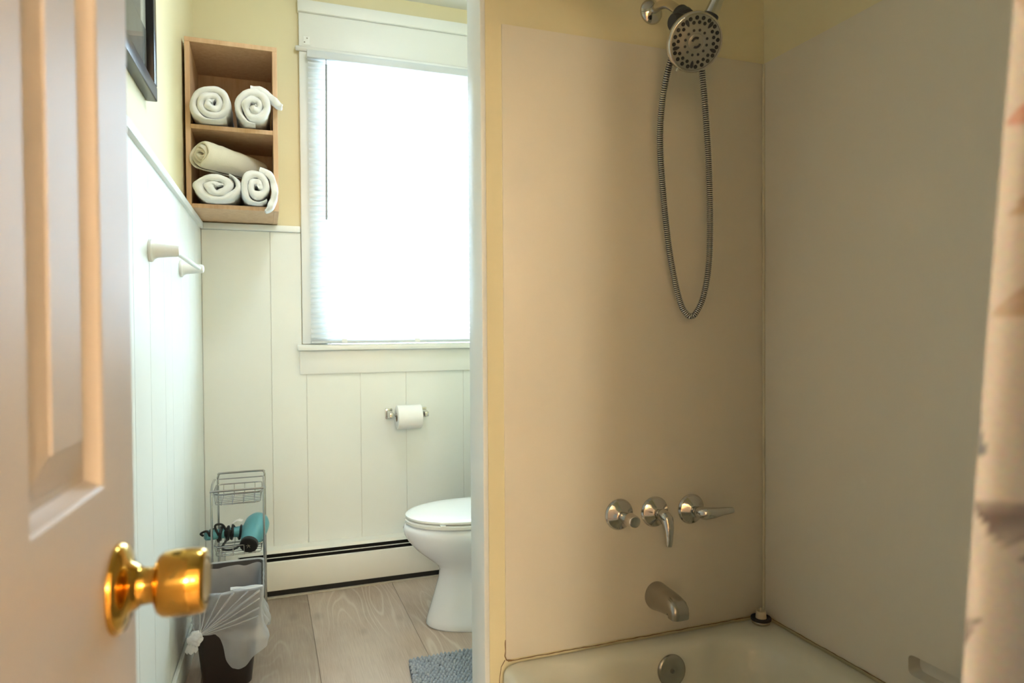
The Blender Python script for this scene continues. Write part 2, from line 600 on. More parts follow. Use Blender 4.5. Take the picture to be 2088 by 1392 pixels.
# back wall with window opening
WX0, WX1, WZ0, WZ1 = 0.27, 1.06, 1.09, 2.37
wb = MB()
wb.box(-0.40, WX0, YD, YD + 0.12, -0.004, CEIL)
wb.box(WX1, 1.34, YD, YD + 0.12, -0.004, CEIL)
wb.box(WX0, WX1, YD, YD + 0.12, -0.004, WZ0 - 0.03)
wb.box(WX0, WX1, YD, YD + 0.12, WZ1 + 0.02, CEIL)
wb = tag(obj('wall_back', wb, M['cream']), 'cream wall with white grooved panelling around the window', kind='structure')
xs = [LX(YB) + 0.001, 0.026, 0.173, 0.409, 0.619, 0.897, 1.10, XR - 0.001]
for a, c in zip(xs[:-1], xs[1:]):
    top = 1.585 if (c < 0.16 or a > 1.17) else 1.0
    if a < 0.16 < c:                       # board beside and below the casing
        xa, xb, xc = a + 0.0012, 0.1545, c - 0.0012
        poly = [(xa, 0.0), (xc, 0.0), (xc, 0.975), (xb, 0.975), (xb, 1.585), (xa, 1.585)]
        obj('panel', MB().loft([[(x_, y_, z_) for x_, z_ in poly] for y_ in (YB, YB + 0.0028)], True, True, True), M['wainscot'], wb, bevel=0.0009, seg=1)
    else:
        obj('panel', MB().box(a + 0.0012, c - 0.0012, YB, YB + 0.0028, 0.0, 0.975 if a > 0.16 else top), M['wainscot'], wb, bevel=0.0009, seg=1)
obj('panel_backing', MB().box(LX(YB) - 0.01, XR - 0.001, YB + 0.0029, YD - 0.0002, 0.0, 0.97), M['groove'], wb)
obj('panel_backing', MB().box(LX(YB) - 0.01, 0.154, YB + 0.0029, YD - 0.0002, 0.97, 1.585), M['groove'], wb)
tag(obj('trim_2', MB().box(LX(YB) + 0.0, 0.154, YB - 0.012, YD - 0.0003, 1.586, 1.613), M['white_paint'], bevel=0.004), 'white cap rail on the back panelling under the towel cubby', kind='structure')

# right wall with the opening of the soap niche
NY0, NY1, NZ0, NZ1 = 0.80, 1.032, 0.438, 0.480
wr = MB()
wr.box(XR, XR + 0.09, -0.16, NY0, -0.004, CEIL)
wr.box(XR, XR + 0.09, NY1, 3.29, -0.004, CEIL)
wr.box(XR, XR + 0.09, NY0, NY1, -0.004, NZ0)
wr.box(XR, XR + 0.09, NY0, NY1, NZ1, CEIL)
tag(obj('wall_right', wr, M['cream']), 'cream wall above the long side of the bathtub', kind='structure')

# shower wall between tub and toilet
tag(obj('wall_shower', MB().box(XW + 0.012, XR, YW, YW2 - 0.001, -0.003, CEIL), M['cream']), 'cream partition wall that carries the shower', kind='structure')
tag(obj('trim_3', MB().box(XW, XW + 0.012, YW - 0.001, YW2, 0.0, CEIL - 0.001), M['white_paint'], bevel=0.002), 'white painted end board of the shower partition', kind='structure')

# entrance wall, hall behind
we = MB()
we.box(-0.45, -0.20, YF - 0.11, YF, -0.003, CEIL)
we.box(0.50, 1.34, YF - 0.11, YF, -0.003, CEIL)
we.box(-0.20, 0.50, YF - 0.11, YF, 2.07, CEIL)
tag(obj('wall_front', we, M['cream']), 'cream entrance wall with the door opening', kind='structure')
tag(obj('wall_hall', MB().box(-0.95, 1.34, -3.35, -3.30, -0.05, CEIL).box(-1.0, -0.95, -3.35, YF - 0.11, -0.05, CEIL).box(1.29, 1.34, -3.30, YF - 0.111, -0.05, CEIL)
        .box(-0.95, -0.45, YF - 0.11, YF - 0.05, -0.05, CEIL), M['hall_wall']), 'warm beige hall walls behind the doorway', kind='structure')
tag(obj('trim_4', MB().box(-0.20, -0.175, YF - 0.115, YF + 0.004, 0, 2.045).box(0.475, 0.50, YF - 0.115, YF + 0.004, 0, 2.045).box(-0.20, 0.50, YF - 0.115, YF + 0.004, 2.045, 2.07),
        M['white_paint'], bevel=0.002), 'white jamb lining of the bathroom doorway', kind='structure')

# hall wall lamps: the warm light from behind the viewer, plus an added fill lamp
def wall_lamp(x, label, mt):
    lp = thing('wall_lamp', (x, -3.30, 2.10), label, 'lamp', 'wall lamps in the hall')
    obj('wall_plate', MB().lathe([(0, 0.05), (0.012, 0.05), (0.018, 0.042)], (x, -3.2995, 2.14), (0, 1, 0), 28), M['lamp_base'], lp)
    obj('arm', MB().tube([(x, -3.28, 2.14), (x, -3.15, 2.14), (x, -3.10, 2.18)], 0.008, 10), M['lamp_base'], lp)
    obj('shade', MB().lathe([(0.0, 0.0), (0.0, 0.165), (0.30, 0.145), (0.30, 0.0)], (x, -3.10, 2.18), (0, 0, 1), 36), M[mt], lp)
wall_lamp(-0.45, 'drum-shaded wall lamp in the hall, on the side of the door hinges', 'lamp_a')
wall_lamp(0.55, 'drum-shaded wall lamp in the hall, on the side of the bathtub', 'lamp_b')  # second hall lamp, unseen, added as fill for towels and back wall
# unseen ceiling lamp, added to brighten the towels, back wall and toilet
cl = thing('ceiling_lamp', (0.42, 2.0, CEIL), 'flush white dome lamp on the bathroom ceiling before the window', 'lamp')
obj('lamp_base', MB().lathe([(0.0005, 0.15), (0.018, 0.15), (0.024, 0.14)], (0.42, 2.0, CEIL), (0, 0, -1), 36), M['white_paint'], cl)
obj('dome', MB().lathe([(0.0245, 0.135), (0.045, 0.132), (0.070, 0.110), (0.088, 0.070), (0.094, 0.030), (0.095, 0.0)], (0.42, 2.0, CEIL), (0, 0, -1), 36), M['dome'], cl)

# ------------------------------------------------------------------ window
win = thing('window_1', (0.665, YD, 1.06), 'tall window with white casing, stool and apron', kind='structure')
P = M['white_paint']
obj('side_casing', MB().box(0.157, WX0, YD - 0.024, YD - 0.0005, 1.092, 2.385), P, win, bevel=0.004)
obj('side_casing', MB().box(WX1, 1.173, YD - 0.024, YD - 0.0005, 1.092, 2.385), P, win, bevel=0.004)
obj('head_bead', MB().lathe([(0, 0.001), (0.002, 0.008), (0.006, 0.011), (1.044, 0.011), (1.048, 0.008), (1.05, 0.001)], (0.14, YD - 0.024, 2.396), (1, 0, 0), 14), P, win)
obj('head_casing', MB().box(0.157, 1.173, YD - 0.024, YD - 0.0005, 2.4075, 2.555), P, win, bevel=0.002)
obj('head_cap', MB().box(0.152, 1.178, YD - 0.036, YD - 0.0005, 2.556, 2.61), P, win, bevel=0.006)
obj('stool', MB().box(0.135, 1.195, YD - 0.060, YD + 0.05, 1.063, 1.090), P, win, bevel=0.006)
obj('apron', MB().box(0.145, 1.185, YD - 0.026, YD - 0.0005, 0.957, 1.062), P, win, bevel=0.003)
br = obj('curtain_bracket', MB().box(0.176, 0.204, YD - 0.0262, YD - 0.0242, 2.415, 2.452), M['white_paint'], win, bevel=0.0005, seg=1)
for zz, xx in ((2.425, 0.181), (2.443, 0.192)):
    obj('screw', MB().lathe([(0, 0.003), (0.001, 0.003), (0.0014, 0.002)], (xx, YD - 0.0263, zz), (0, -1, 0), 10), M['screw'], br)
# jamb liner and sashes
jl = MB().box(WX0 - 0.001, WX0 + 0.012, YD, YD + 0.12, 1.091, WZ1).box(WX1 - 0.012, WX1 + 0.001, YD, YD + 0.12, 1.091, WZ1).box(WX0, WX1, YD, YD + 0.12, WZ1, WZ1 + 0.02)
obj('jamb', jl, M['sash'], win)
for (za, zb, yy) in ((1.091, 1.745, YD + 0.03), (1.715, 2.368, YD + 0.065)):
    sb = MB().box(WX0 + 0.013, WX0 + 0.055, yy, yy + 0.03, za, zb).box(WX1 - 0.055, WX1 - 0.013, yy, yy + 0.03, za, zb)
    sb.box(WX0 + 0.055, WX1 - 0.055, yy, yy + 0.03, za, za + 0.045).box(WX0 + 0.055, WX1 - 0.055, yy, yy + 0.03, zb - 0.04, zb)
    so = obj('sash', sb, M['sash'], win)
    obj('pane', MB().box(WX0 + 0.056, WX1 - 0.056, yy + 0.013, yy + 0.016, za + 0.046, zb - 0.041), M['glass'], so)

# ------------------------------------------------------------------ blind
BX0, BX1, BY = 0.188, 1.142, 3.135
bl = thing('window_blind', (0.665, BY, 1.092), 'white mini blind with thin slats lowered over the window', 'blind')
obj('headrail', MB().box(BX0, BX1, BY - 0.018, BY + 0.018, 2.345, 2.378), M['vinyl'], bl, bevel=0.003)
obj('bottom_rail', MB().box(BX0 + 0.004, BX1 - 0.004, BY - 0.012, BY + 0.012, 1.094, 1.106), M['vinyl'], bl, bevel=0.003)
# slats stacked on the bottom rail, then the spaced ones
def slat_mesh():
    mb = MB()
    ring = []
    for xx in (BX0 + 0.004, BX1 - 0.004):
        r = []
        tilt = R_(38)
        for k in range(7):
            s_ = (k / 6 - 0.5) * 0.025
            c_ = 0.0022 * (1 - (2 * k / 6 - 1) ** 2)
            r.append((xx, BY + s_ * math.cos(tilt) - c_ * math.sin(tilt), 0 + s_ * math.sin(tilt) + c_ * math.cos(tilt)))
        for k in reversed(range(7)):
            s_ = (k / 6 - 0.5) * 0.025
            c_ = 0.0022 * (1 - (2 * k / 6 - 1) ** 2) - 0.0004
            r.append((xx, BY + s_ * math.cos(tilt) - c_ * math.sin(tilt), 0 + s_ * math.sin(tilt) + c_ * math.cos(tilt)))
        ring.append(r)
    return mb.loft(ring, True, True, True)
first = None
zs = 1.128
for k in range(5):
    o = obj('slat', MB().box(BX0 + 0.004, BX1 - 0.004, BY - 0.0125, BY + 0.0125, 1.1068 + 0.0022 * k, 1.1080 + 0.0022 * k), M['slat'], bl)
while zs < 2.335:
    if first is None:
        sm = slat_mesh()
        sm.v = [(a, b_, c + zs) for a, b_, c in sm.v]
        first = obj('slat', sm, M['slat'], bl)
        z_first = zs
    else:
        share('slat', first, bl, (0, 0, zs - z_first))
    zs += 0.0222
for xx in (0.335, 0.665, 0.995):
    obj('ladder_cord', MB().tube([(xx, BY - 0.0135, 1.09), (xx, BY - 0.0135, 2.346)], 0.0008, 5).tube([(xx, BY + 0.0135, 1.09), (xx, BY + 0.0135, 2.346)], 0.0008, 5), M['sash'], bl)
    obj('cord_button', MB().box(xx - 0.012, xx + 0.012, BY - 0.0145, BY - 0.0122, 1.096, 1.114), M['sash'], bl, bevel=0.0008, seg=1)
obj('tilt_wand', MB().tube([(0.268, BY - 0.022, 2.318), (0.262, BY - 0.024, 1.64)], 0.0045, 6).tube([(0.268, BY - 0.014, 2.343), (0.268, BY - 0.020, 2.335), (0.268, BY - 0.022, 2.314)], 0.0022, 6), M['wand'], bl)

# ------------------------------------------------------------------ baseboard heater
HX0, HX1 = -0.118, 1.19
ht = thing('baseboard_heater', (0.5, 3.14, 0), 'long white baseboard heater with dark slots under the window', 'heater')
HY = 3.112
obj('back_plate', MB().box(HX0 + 0.002, HX1, YB - 0.005, YB - 0.001, 0.012, 0.197), M['heater_dark'], ht)
hd = MB()
prof = [(YB - 0.001, 0.203), (HY + 0.010, 0.199), (HY + 0.003, 0.187), (HY + 0.005, 0.186), (HY + 0.012, 0.196), (YB - 0.001, 0.1995)]
hd.loft([[(xx, y_, z_) for y_, z_ in prof] for xx in (HX0, HX1)], True, True, True)
obj('hood', hd, M['heater'], ht)
obj('damper', MB().hexa([(HX0 + 0.01, HY + 0.006, 0.1665), (HX1, HY + 0.006, 0.1665), (HX1, HY + 0.0075, 0.167), (HX0 + 0.01, HY + 0.0075, 0.167),
                         (HX0 + 0.01, HY + 0.006, 0.1695), (HX1, HY + 0.006, 0.1695), (HX1, HY + 0.0075, 0.170), (HX0 + 0.01, HY + 0.0075, 0.170)]), M['heater'], ht)
fp = MB()
prof = [(HY + 0.008, 0.152), (HY + 0.001, 0.149), (HY, 0.145), (HY, 0.030), (HY + 0.002, 0.026), (HY + 0.010, 0.024), (HY + 0.010, 0.0265), (HY + 0.003, 0.029), (HY + 0.0025, 0.146), (HY + 0.008, 0.149)]
fp.loft([[(xx, y_, z_) for y_, z_ in prof] for xx in (HX0, HX1)], True, True, True)
obj('front_panel', fp, M['heater'], ht)
el = MB().tube([(HX0 + 0.02, HY + 0.035, 0.085), (HX1, HY + 0.035, 0.085)], 0.012, 10)
obj('heating_pipe', el, M['heater_dark'], ht)
fn = MB()
xx = HX0 + 0.05
while xx < HX1 - 0.03:
    fn.box(xx, xx + 0.0006, HY + 0.008, HY + 0.058, 0.055, 0.115)
    xx += 0.012
fo = obj('fins', fn, M['heater_dark'], ht)
fo['kind'] = 'stuff'
obj('end_cap', MB().box(HX0 - 0.05, HX0, HY - 0.001, YB - 0.001, 0.0, 0.204), M['heater'], ht, bevel=0.004)
obj('toe_plate', MB().box(HX0 - 0.04, HX1, HY + 0.012, HY + 0.016, 0.0008, 0.026), M['heater_dark'], ht)  # dark sheet standing in for the shade in the gap below the panel
obj('floor_strip', MB().hexa([(HX0 - 0.05, HY - 0.028, 0.0003), (HX1, HY - 0.002, 0.0003), (HX1, HY + 0.004, 0.0003), (HX0 - 0.05, HY - 0.004, 0.0003),
                              (HX0 - 0.05, HY - 0.028, 0.004), (HX1, HY - 0.002, 0.004), (HX1, HY + 0.004, 0.004), (HX0 - 0.05, HY - 0.004, 0.004)]), M['strip'], ht, bevel=0.001, seg=1)

# ------------------------------------------------------------------ open door
door = thing('door_1', (-0.1633, YF, 0.0), 'white six-panel door standing open beside the panelled wall', kind='structure')
DA = R_(4.0)
DU = Vector((math.sin(DA), math.cos(DA), 0))
DN = Vector((math.cos(DA), -math.sin(DA), 0))
def DP(u, n, z):
    return Vector((-0.1633, YF, 0)) + DU * u + DN * n + Vector((0, 0, z))
DW, DH, DT = 0.744, 2.03, 0.035
u_cuts = [0.0, 0.084, 0.226, 0.5185, 0.6605, DW]
z_cuts = [0.008, 0.22, 0.83, 1.031, 1.64, 1.74, 1.91, DH]
fr = MB()
ST, SD = 0.008, 0.012
def quad(mb, a, b_, c, d):
    mb.add([a, b_, c, d], [(0, 1, 2, 3)])
for side in (0, 1):
    def Q(u, n, z):
        return DP(u, n if side == 0 else -DT - n, z)
    for i in range(5):
        for j in range(7):
            u0, u1, z0, z1 = u_cuts[i], u_cuts[i + 1], z_cuts[j], z_cuts[j + 1]
            if i in (1, 3) and j in (1, 3, 5):
                a0, a1, b0, b1 = u0 + ST, u1 - ST, z0 + ST, z1 - ST
                # sticking: a small ogee in two steps
                rings = []
                for t, n in ((0, 0), (0.3, -0.0015), (0.45, -0.006), (1, -SD)):
                    rings.append([Q(u0 + ST * t, n, z0 + ST * t), Q(u1 - ST * t, n, z0 + ST * t), Q(u1 - ST * t, n, z1 - ST * t), Q(u0 + ST * t, n, z1 - ST * t)])
                fr.loft(rings, True)
            else:
                quad(fr, Q(u0, 0, z0), Q(u1, 0, z0), Q(u1, 0, z1), Q(u0, 0, z1))
for (ua, ub) in ((0, 0), (DW, DW)):
    quad(fr, DP(ua, 0, 0.008), DP(ua, -DT, 0.008), DP(ua, -DT, DH), DP(ua, 0, DH))
quad(fr, DP(0, 0, DH), DP(DW, 0, DH), DP(DW, -DT, DH), DP(0, -DT, DH))
quad(fr, DP(0, 0, 0.008), DP(DW, 0, 0.008), DP(DW, -DT, 0.008), DP(0, -DT, 0.008))
obj('door_frame', fr, M['door'], door, sharp=25)
for i in (1, 3):
    for j in (1, 3, 5):
        u0, u1, z0, z1 = u_cuts[i] + ST, u_cuts[i + 1] - ST, z_cuts[j] + ST, z_cuts[j + 1] - ST
        pn = MB()
        rings = []
        for t, n in ((-0.001, -DT + SD), (-0.001, -SD), (0.006, -SD), (0.034, -0.0035), (0.0345, -0.002)):
            rings.append([DP(u0 + t, n, z0 + t), DP(u1 - t, n, z0 + t), DP(u1 - t, n, z1 - t), DP(u0 + t, n, z1 - t)])
        pn.loft(rings, True, True, True)
        obj('panel', pn, M['door'], door, sharp=15)
kb = obj('knob', MB().lathe([(0.0285, 0.012), (0.029, 0.018), (0.031, 0.0235), (0.035, 0.0262), (0.042, 0.0272), (0.055, 0.0272), (0.064, 0.0262), (0.0668, 0.0248), (0.0675, 0.022), (0.0655, 0.012), (0.065, 0)],
                            DP(0.690, 0, 0.942), DN, 40), M['brass'], door, sharp=60)
obj('rose', MB().lathe([(0.0002, 0.0365), (0.003, 0.0365), (0.006, 0.034), (0.009, 0.026), (0.0105, 0.020), (0.0145, 0.018), (0.0165, 0.0165)], DP(0.690, 0, 0.942), DN, 40), M['brass'], kb, sharp=50)
obj('neck', MB().lathe([(0.0166, 0.0160), (0.019, 0.0150), (0.026, 0.0146), (0.0284, 0.0155)], DP(0.690, 0, 0.942), DN, 32), M['brass'], kb, sharp=60)
obj('knob', MB().lathe([(0.0, 0.0365), (0.008, 0.030), (0.012, 0.014), (0.028, 0.013), (0.034, 0.026), (0.06, 0.026), (0.065, 0.0)], DP(0.690, -DT - 0.0002, 0.942), -DN, 32), M['brass'], door, sharp=50)
obj('latch', MB().box(-0.011, 0.011, -0.0008, 0.008, -0.028, 0.028).xf(Matrix.Translation(DP(DW, -DT / 2, 0.942)) @ Matrix.Rotation(-DA, 4, 'Z')), M['brass'], door)

# ------------------------------------------------------------------ picture on the left wall
PY0, PY1, PZ0, PZ1 = 1.36, 2.135, 1.79, 2.30
pf = thing('picture_frame', (LX(1.75, -0.02), 1.75, PZ0), 'black picture frame hanging on the wall above the panelling', 'picture')
BW, DD = 0.040, 0.028
def wall_box(mb, y0, y1, d0, d1, z0, z1):
    return lw_slab(mb, y0, y1, -0.0195 + d0, -0.0195 + d1, z0, z1)
for a in ((PY0, PY1, PZ0, PZ0 + BW), (PY0, PY1, PZ1 - BW, PZ1), (PY0, PY0 + BW, PZ0 + BW, PZ1 - BW), (PY1 - BW, PY1, PZ0 + BW, PZ1 - BW)):
    obj('frame_bar', wall_box(MB(), a[0], a[1], 0, DD, a[2], a[3]), M['frame'], pf, bevel=0.003)
obj('mat_board', wall_box(MB(), PY0 + BW, PY1 - BW, 0.002, 0.008, PZ0 + BW, PZ1 - BW), M['matboard'], pf)
obj('print', wall_box(MB(), PY0 + BW + 0.0, PY1 - BW - 0.0, 0.0081, 0.0088, PZ0 + BW, PZ0 + BW + 0.14).add([], []), M['print'], pf)
obj('print', wall_box(MB(), PY0 + BW + 0.07, PY1 - BW - 0.07, 0.0081, 0.0090, PZ0 + BW + 0.14, PZ1 - BW - 0.05), M['print'], pf)
obj('glass', wall_box(MB(), PY0 + BW, PY1 - BW, 0.013, 0.015, PZ0 + BW, PZ1 - BW), M['pic_glass'], pf)

# ------------------------------------------------------------------ towel bar
tb = thing('towel_bar', (LX(2.3), 2.3, 1.365), 'white towel bar with flared posts on the panelled wall', 'towel bar')
for yy in (2.03, 2.575):
    obj('post', MB().lathe([(0.0, 0.030), (0.007, 0.030), (0.009, 0.027), (0.0105, 0.0235), (0.018, 0.0195), (0.045, 0.0165), (0.066, 0.0150), (0.0715, 0.0130), (0.074, 0.008), (0.0745, 0)], (LX(yy) + 0.0004, yy, 1.366), (1, LS * -1, 0), 28), M['white_paint'], tb)
obj('bar', MB().tube([(LX(2.03) + 0.060, 2.03, 1.366), (LX(2.575) + 0.060, 2.575, 1.366)], 0.0068, 14), M['white_paint'], tb)

# ------------------------------------------------------------------ towel cubby
CX0, CX1, CY0, CY1, CZ0, CZ1 = -0.270, 0.058, 2.83, 3.186, 1.6175, 2.255
TH = 0.018
cu = thing('towel_cubby', ((CX0 + CX1) / 2, CY1, CZ0), 'beech open cubby shelf with two compartments on the cap rail', 'shelf')
W = M['cubby']
obj('side_panel', MB().box(CX0, CX0 + TH, CY0, CY1, CZ0, CZ1 - TH), W, cu, bevel=0.001, seg=1)
obj('side_panel', MB().box(CX1 - TH, CX1, CY0, CY1, CZ0, CZ1 - TH), W, cu, bevel=0.001, seg=1)
obj('top_panel', MB().box(CX0, CX1, CY0, CY1, CZ1 - TH + 0.0002, CZ1), W, cu, bevel=0.001, seg=1)
obj('bottom_panel', MB().box(CX0 + TH + 0.0002, CX1 - TH - 0.0002, CY0, CY1, CZ0, CZ0 + 0.016), W, cu, bevel=0.001, seg=1)
obj('shelf', MB().box(CX0 + TH + 0.0002, CX1 - TH - 0.0002, CY0, CY1 - 0.006, 1.914, 1.931), W, cu, bevel=0.001, seg=1)
obj('back_panel', MB().box(CX0 + TH + 0.0002, CX1 - TH - 0.0002, CY1 - 0.005, CY1, CZ0 + 0.0165, CZ1 - TH - 0.0002), W, cu)


# ------------------------------------------------------------------ rolled towels
def towel(name, label, ctr, rx, rz, length, turns, ang=0.0, yawdeg=0.0, mt='towel', flap=None, taper=0.0, seed=1, start=100):
    """a spiral of thick cloth; its axis runs from the front face into the cubby"""
    t = 1.0 / (turns + 0.52)
    N = int(turns * 36)
    rings = []
    half = 0.56 * t
    NY = 10
    for i in range(N + 1):
        th = 2 * PI * turns * i / N
        r = t * 0.22 + t * th / (2 * PI)
        dr = 0.05 * t * math.sin(3 * th + seed) + 0.05 * math.sin(2 * th + seed * 2) * (r)
        r += dr
        a = R_(start) + th
        prof = []
        # closed loop in (radial, along) with rounded front and back hems
        h = half * (1 + 0.1 * math.sin(5 * th + seed))
        if i > N - 10:
            h *= max(0.25, (N - i + 2) / 12)
        fr_ = 0.012 * (math.sin(1.3 * th + seed) * 0.5 + 0.25 * math.sin(3.1 * th)) - 0.008 * (1 - r)
        pts = []
        for k in range(7):
            b_ = PI * k / 6
            pts.append((h * math.cos(b_), -math.sin(b_) * 0.020 + fr_))
        for k in range(NY):
            y_ = (k + 1) / (NY + 1) * length
            pts.append((-h, y_))
        for k in range(7):
            b_ = PI * k / 6
            pts.append((-h * math.cos(b_), length + math.sin(b_) * 0.008))
        for k in range(NY):
            y_ = (NY - k) / (NY + 1) * length
            pts.append((h, y_))
        ring = []
        for rr, y_ in pts:
            q = r + rr
            sc = 1 - taper * (y_ / length) ** 2
            x_, z_ = q * math.cos(a) * rx * sc, q * math.sin(a) * rz * sc
            # sit flat on the shelf: squash below
            if z_ < -0.86 * rz * sc:
                z_ = -0.86 * rz * sc + (z_ + 0.86 * rz * sc) * 0.2
            p = Vector((x_, y_, z_))
            d = noise.noise_vector(p * 28 + Vector((seed * 3.1, 0, 0))) * 0.0032 + noise.noise_vector(p * 90) * 0.0012
            ring.append(p + d)
        rings.append(ring)
    mb = MB().loft(rings, True, True, True)
    mx = Matrix.Translation(Vector(ctr)) @ Matrix.Rotation(R_(yawdeg), 4, 'Z') @ Matrix.Rotation(R_(ang), 4, 'Y')
    mb.xf(mx)
    zmin = min(p[2] for p in mb.v)
    o = thing(name, (ctr[0], ctr[1] + length / 2, zmin), label, 'towel', 'rolled towels in the cubby')
    obj('roll', mb, M[mt], o, sharp=80)
    if flap:
        # loose end: thick bent sheet that leaves the roll along a path in (x, z)
        path, y0, y1 = flap
        path = smooth_path([(p[0], 0, p[1]) for p in path], 5)
        rg = []
        n = len(path)
        for i, p in enumerate(path):
            tt = (path[min(i + 1, n - 1)] - path[max(i - 1, 0)]).normalized()
            nn = Vector((-tt.z, 0, tt.x))
            h = 0.0120 * min(1.0, 0.45 + 0.55 * (n - 1 - i) / 6)
            loop = []
            for k in range(7):
                b_ = PI * k / 6
                loop.append(Vector((p.x, 0, p.z)) + nn * h * math.cos(b_) + Vector((0, y0 - math.sin(b_) * 0.007 + 0.006 * math.sin(i * 0.7), 0)))
            for k in range(6):
                loop.append(Vector((p.x, 0, p.z)) - nn * h + Vector((0, y0 + (y1 - y0) * (k + 1) / 7, 0)))
            for k in range(7):
                b_ = PI * k / 6
                loop.append(Vector((p.x, 0, p.z)) - nn * h * math.cos(b_) + Vector((0, y1 + math.sin(b_) * 0.006, 0)))
            for k in range(6):
                loop.append(Vector((p.x, 0, p.z)) + nn * h + Vector((0, y1 + (y0 - y1) * (k + 1) / 7, 0)))
            rg.append([q + noise.noise_vector(q * 40) * 0.003 for q in loop])
        obj('loose_end', MB().loft(rg, True, True, True), M[mt], o, sharp=80)
    return o

FS, FB = 1.931, 1.6335
towel('rolled_towel', 'round white rolled towel on the upper shelf of the cubby, tight spiral', (-0.174, 2.80, FS + 0.0700), 0.080, 0.0745, 0.33, 2.7, seed=1, start=60)
towel('rolled_towel', 'white rolled towel on the upper shelf with a loose end sticking out', (-0.026, 2.795, FS + 0.0730), 0.068, 0.0785, 0.33, 2.2, seed=4, start=200,
      flap=([(-0.040, 2.070), (-0.010, 2.070), (0.020, 2.056), (0.045, 2.036), (0.062, 2.021), (0.074, 2.016)], 2.786, 2.824))
towel('rolled_towel', 'flat-pressed white rolled towel at the bottom of the cubby under an ivory one', (-0.164, 2.79, FB + 0.0580), 0.090, 0.0625, 0.33, 2.1, seed=7, start=20)
towel('rolled_towel', 'bulky white rolled towel at the bottom of the cubby with its corner hanging over', (-0.022, 2.785, FB + 0.0660), 0.062, 0.0710, 0.33, 2.0, seed=11, start=310,
      flap=([(-0.01, 1.762), (0.020, 1.752), (0.037, 1.725), (0.042, 1.690), (0.038, 1.655), (0.026, 1.626), (0.008, 1.610)], 2.780, 2.824))
towel('rolled_towel', 'ivory rolled towel lying aslant across two white rolls in the cubby', (-0.203, 2.806, FB + 0.1760), 0.056, 0.058, 0.285, 3.4, yawdeg=-42.0, mt='towel_cream', taper=0.25, seed=15, start=120)

# ------------------------------------------------------------------ toilet paper holder and roll
RXC, RYC, RZC = 0.616, 3.098, 0.764
hp = thing('paper_holder', (0.616, YB, 0.73), 'chrome toilet paper holder with two square posts on the back panelling', 'paper holder')
for xa, xb in ((0.520, 0.553), (0.681, 0.714)):
    pl = obj('post', MB().box(xa, xb, YB - 0.011, YB - 0.0003, RZC - 0.024, RZC + 0.024), M['chrome'], hp, bevel=0.004)
    obj('arm', MB().hexa([(xa + 0.007, YB - 0.088, RZC - 0.011), (xb - 0.007, YB - 0.088, RZC - 0.011), (xb - 0.004, YB - 0.0112, RZC - 0.017), (xa + 0.004, YB - 0.0112, RZC - 0.017),
                          (xa + 0.007, YB - 0.088, RZC + 0.011), (xb - 0.007, YB - 0.088, RZC + 0.011), (xb - 0.004, YB - 0.0112, RZC + 0.017), (xa + 0.004, YB - 0.0112, RZC + 0.017)]), M['chrome'], pl, bevel=0.003)
obj('roller', MB().lathe([(0, 0.006), (0.003, 0.008), (0.128, 0.008), (0.131, 0.006)], (0.5515, RYC, RZC), (1, 0, 0), 18), M['chrome_dull'], hp)
tp = thing('toilet_paper_roll', (RXC, RYC, RZC - 0.053), 'white toilet paper roll on the chrome holder', 'toilet paper')
rl = MB()
x0, x1 = 0.560, 0.672
prof = [(x0, 0.021), (x0 - 0.0005, 0.030), (x0, 0.052), (x0 + 0.002, 0.0545), (x1 - 0.002, 0.0545), (x1, 0.052), (x1 + 0.0005, 0.030), (x1, 0.021)]
rings = [[(xx, RYC + r * math.cos(2 * PI * k / 48), RZC - 0.0105 + r * math.sin(2 * PI * k / 48)) for k in range(48)] for xx, r in prof]
rl.loft(rings, True, loop=True)
obj('paper', rl, M['paper'], tp, sharp=50)
rl = MB()
rings = [[(xx, RYC + r * math.cos(2 * PI * k / 32), RZC - 0.0105 + r * math.sin(2 * PI * k / 32)) for k in range(32)] for xx, r in ((x0 + 0.0005, 0.0188), (x0 + 0.0005, 0.0208), (x1 - 0.0005, 0.0208), (x1 - 0.0005, 0.0188))]
rl.loft(rings, True, loop=True)
obj('core', rl, M['card'], tp)

# ------------------------------------------------------------------ toilet (faces the left wall)
TY = 2.60
to = thing('toilet', (0.85, TY, 0), 'white toilet with closed elongated lid beside the shower partition', 'toilet')
def egg(xf, xb, hw, n=40, p=2.3):
    """outline: elliptical nose at xf, squarer back at xb"""
    out = []
    xm = xf + (xb - xf) * 0.52
    for k in range(n):
        a = 2 * PI * k / n
        c, s_ = math.cos(a), math.sin(a)
        if c < 0:
            x_ = xm + (xm - xf) * c
            y_ = hw * s_
        else:
            x_ = xm + (xb - xm) * abs(c) ** (2 / 2.8) * (1 if c > 0 else -1)
            y_ = hw * (1 if s_ > 0 else -1) * abs(s_) ** (2 / 2.8)
        out.append((x_, TY + y_))
    return out
body = [(0.000, 0.583, 1.10, 0.135), (0.008, 0.578, 1.10, 0.139), (0.03, 0.583, 1.09, 0.136), (0.10, 0.606, 1.07, 0.125), (0.18, 0.630, 1.05, 0.116), (0.215, 0.634, 1.05, 0.117), (0.235, 0.622, 1.06, 0.122),
        (0.265, 0.585, 1.07, 0.138), (0.30, 0.543, 1.08, 0.158), (0.335, 0.513, 1.08, 0.174), (0.365, 0.496, 1.08, 0.182), (0.385, 0.492, 1.08, 0.184), (0.400, 0.498, 1.08, 0.180), (0.405, 0.508, 1.07, 0.172)]
mb = MB().loft([[(x_, y_, z_) for x_, y_ in egg(xf, xb, hw)] for z_, xf, xb, hw in body], True, True, True)
obj('bowl', mb, M['porcelain'], to, sharp=60)
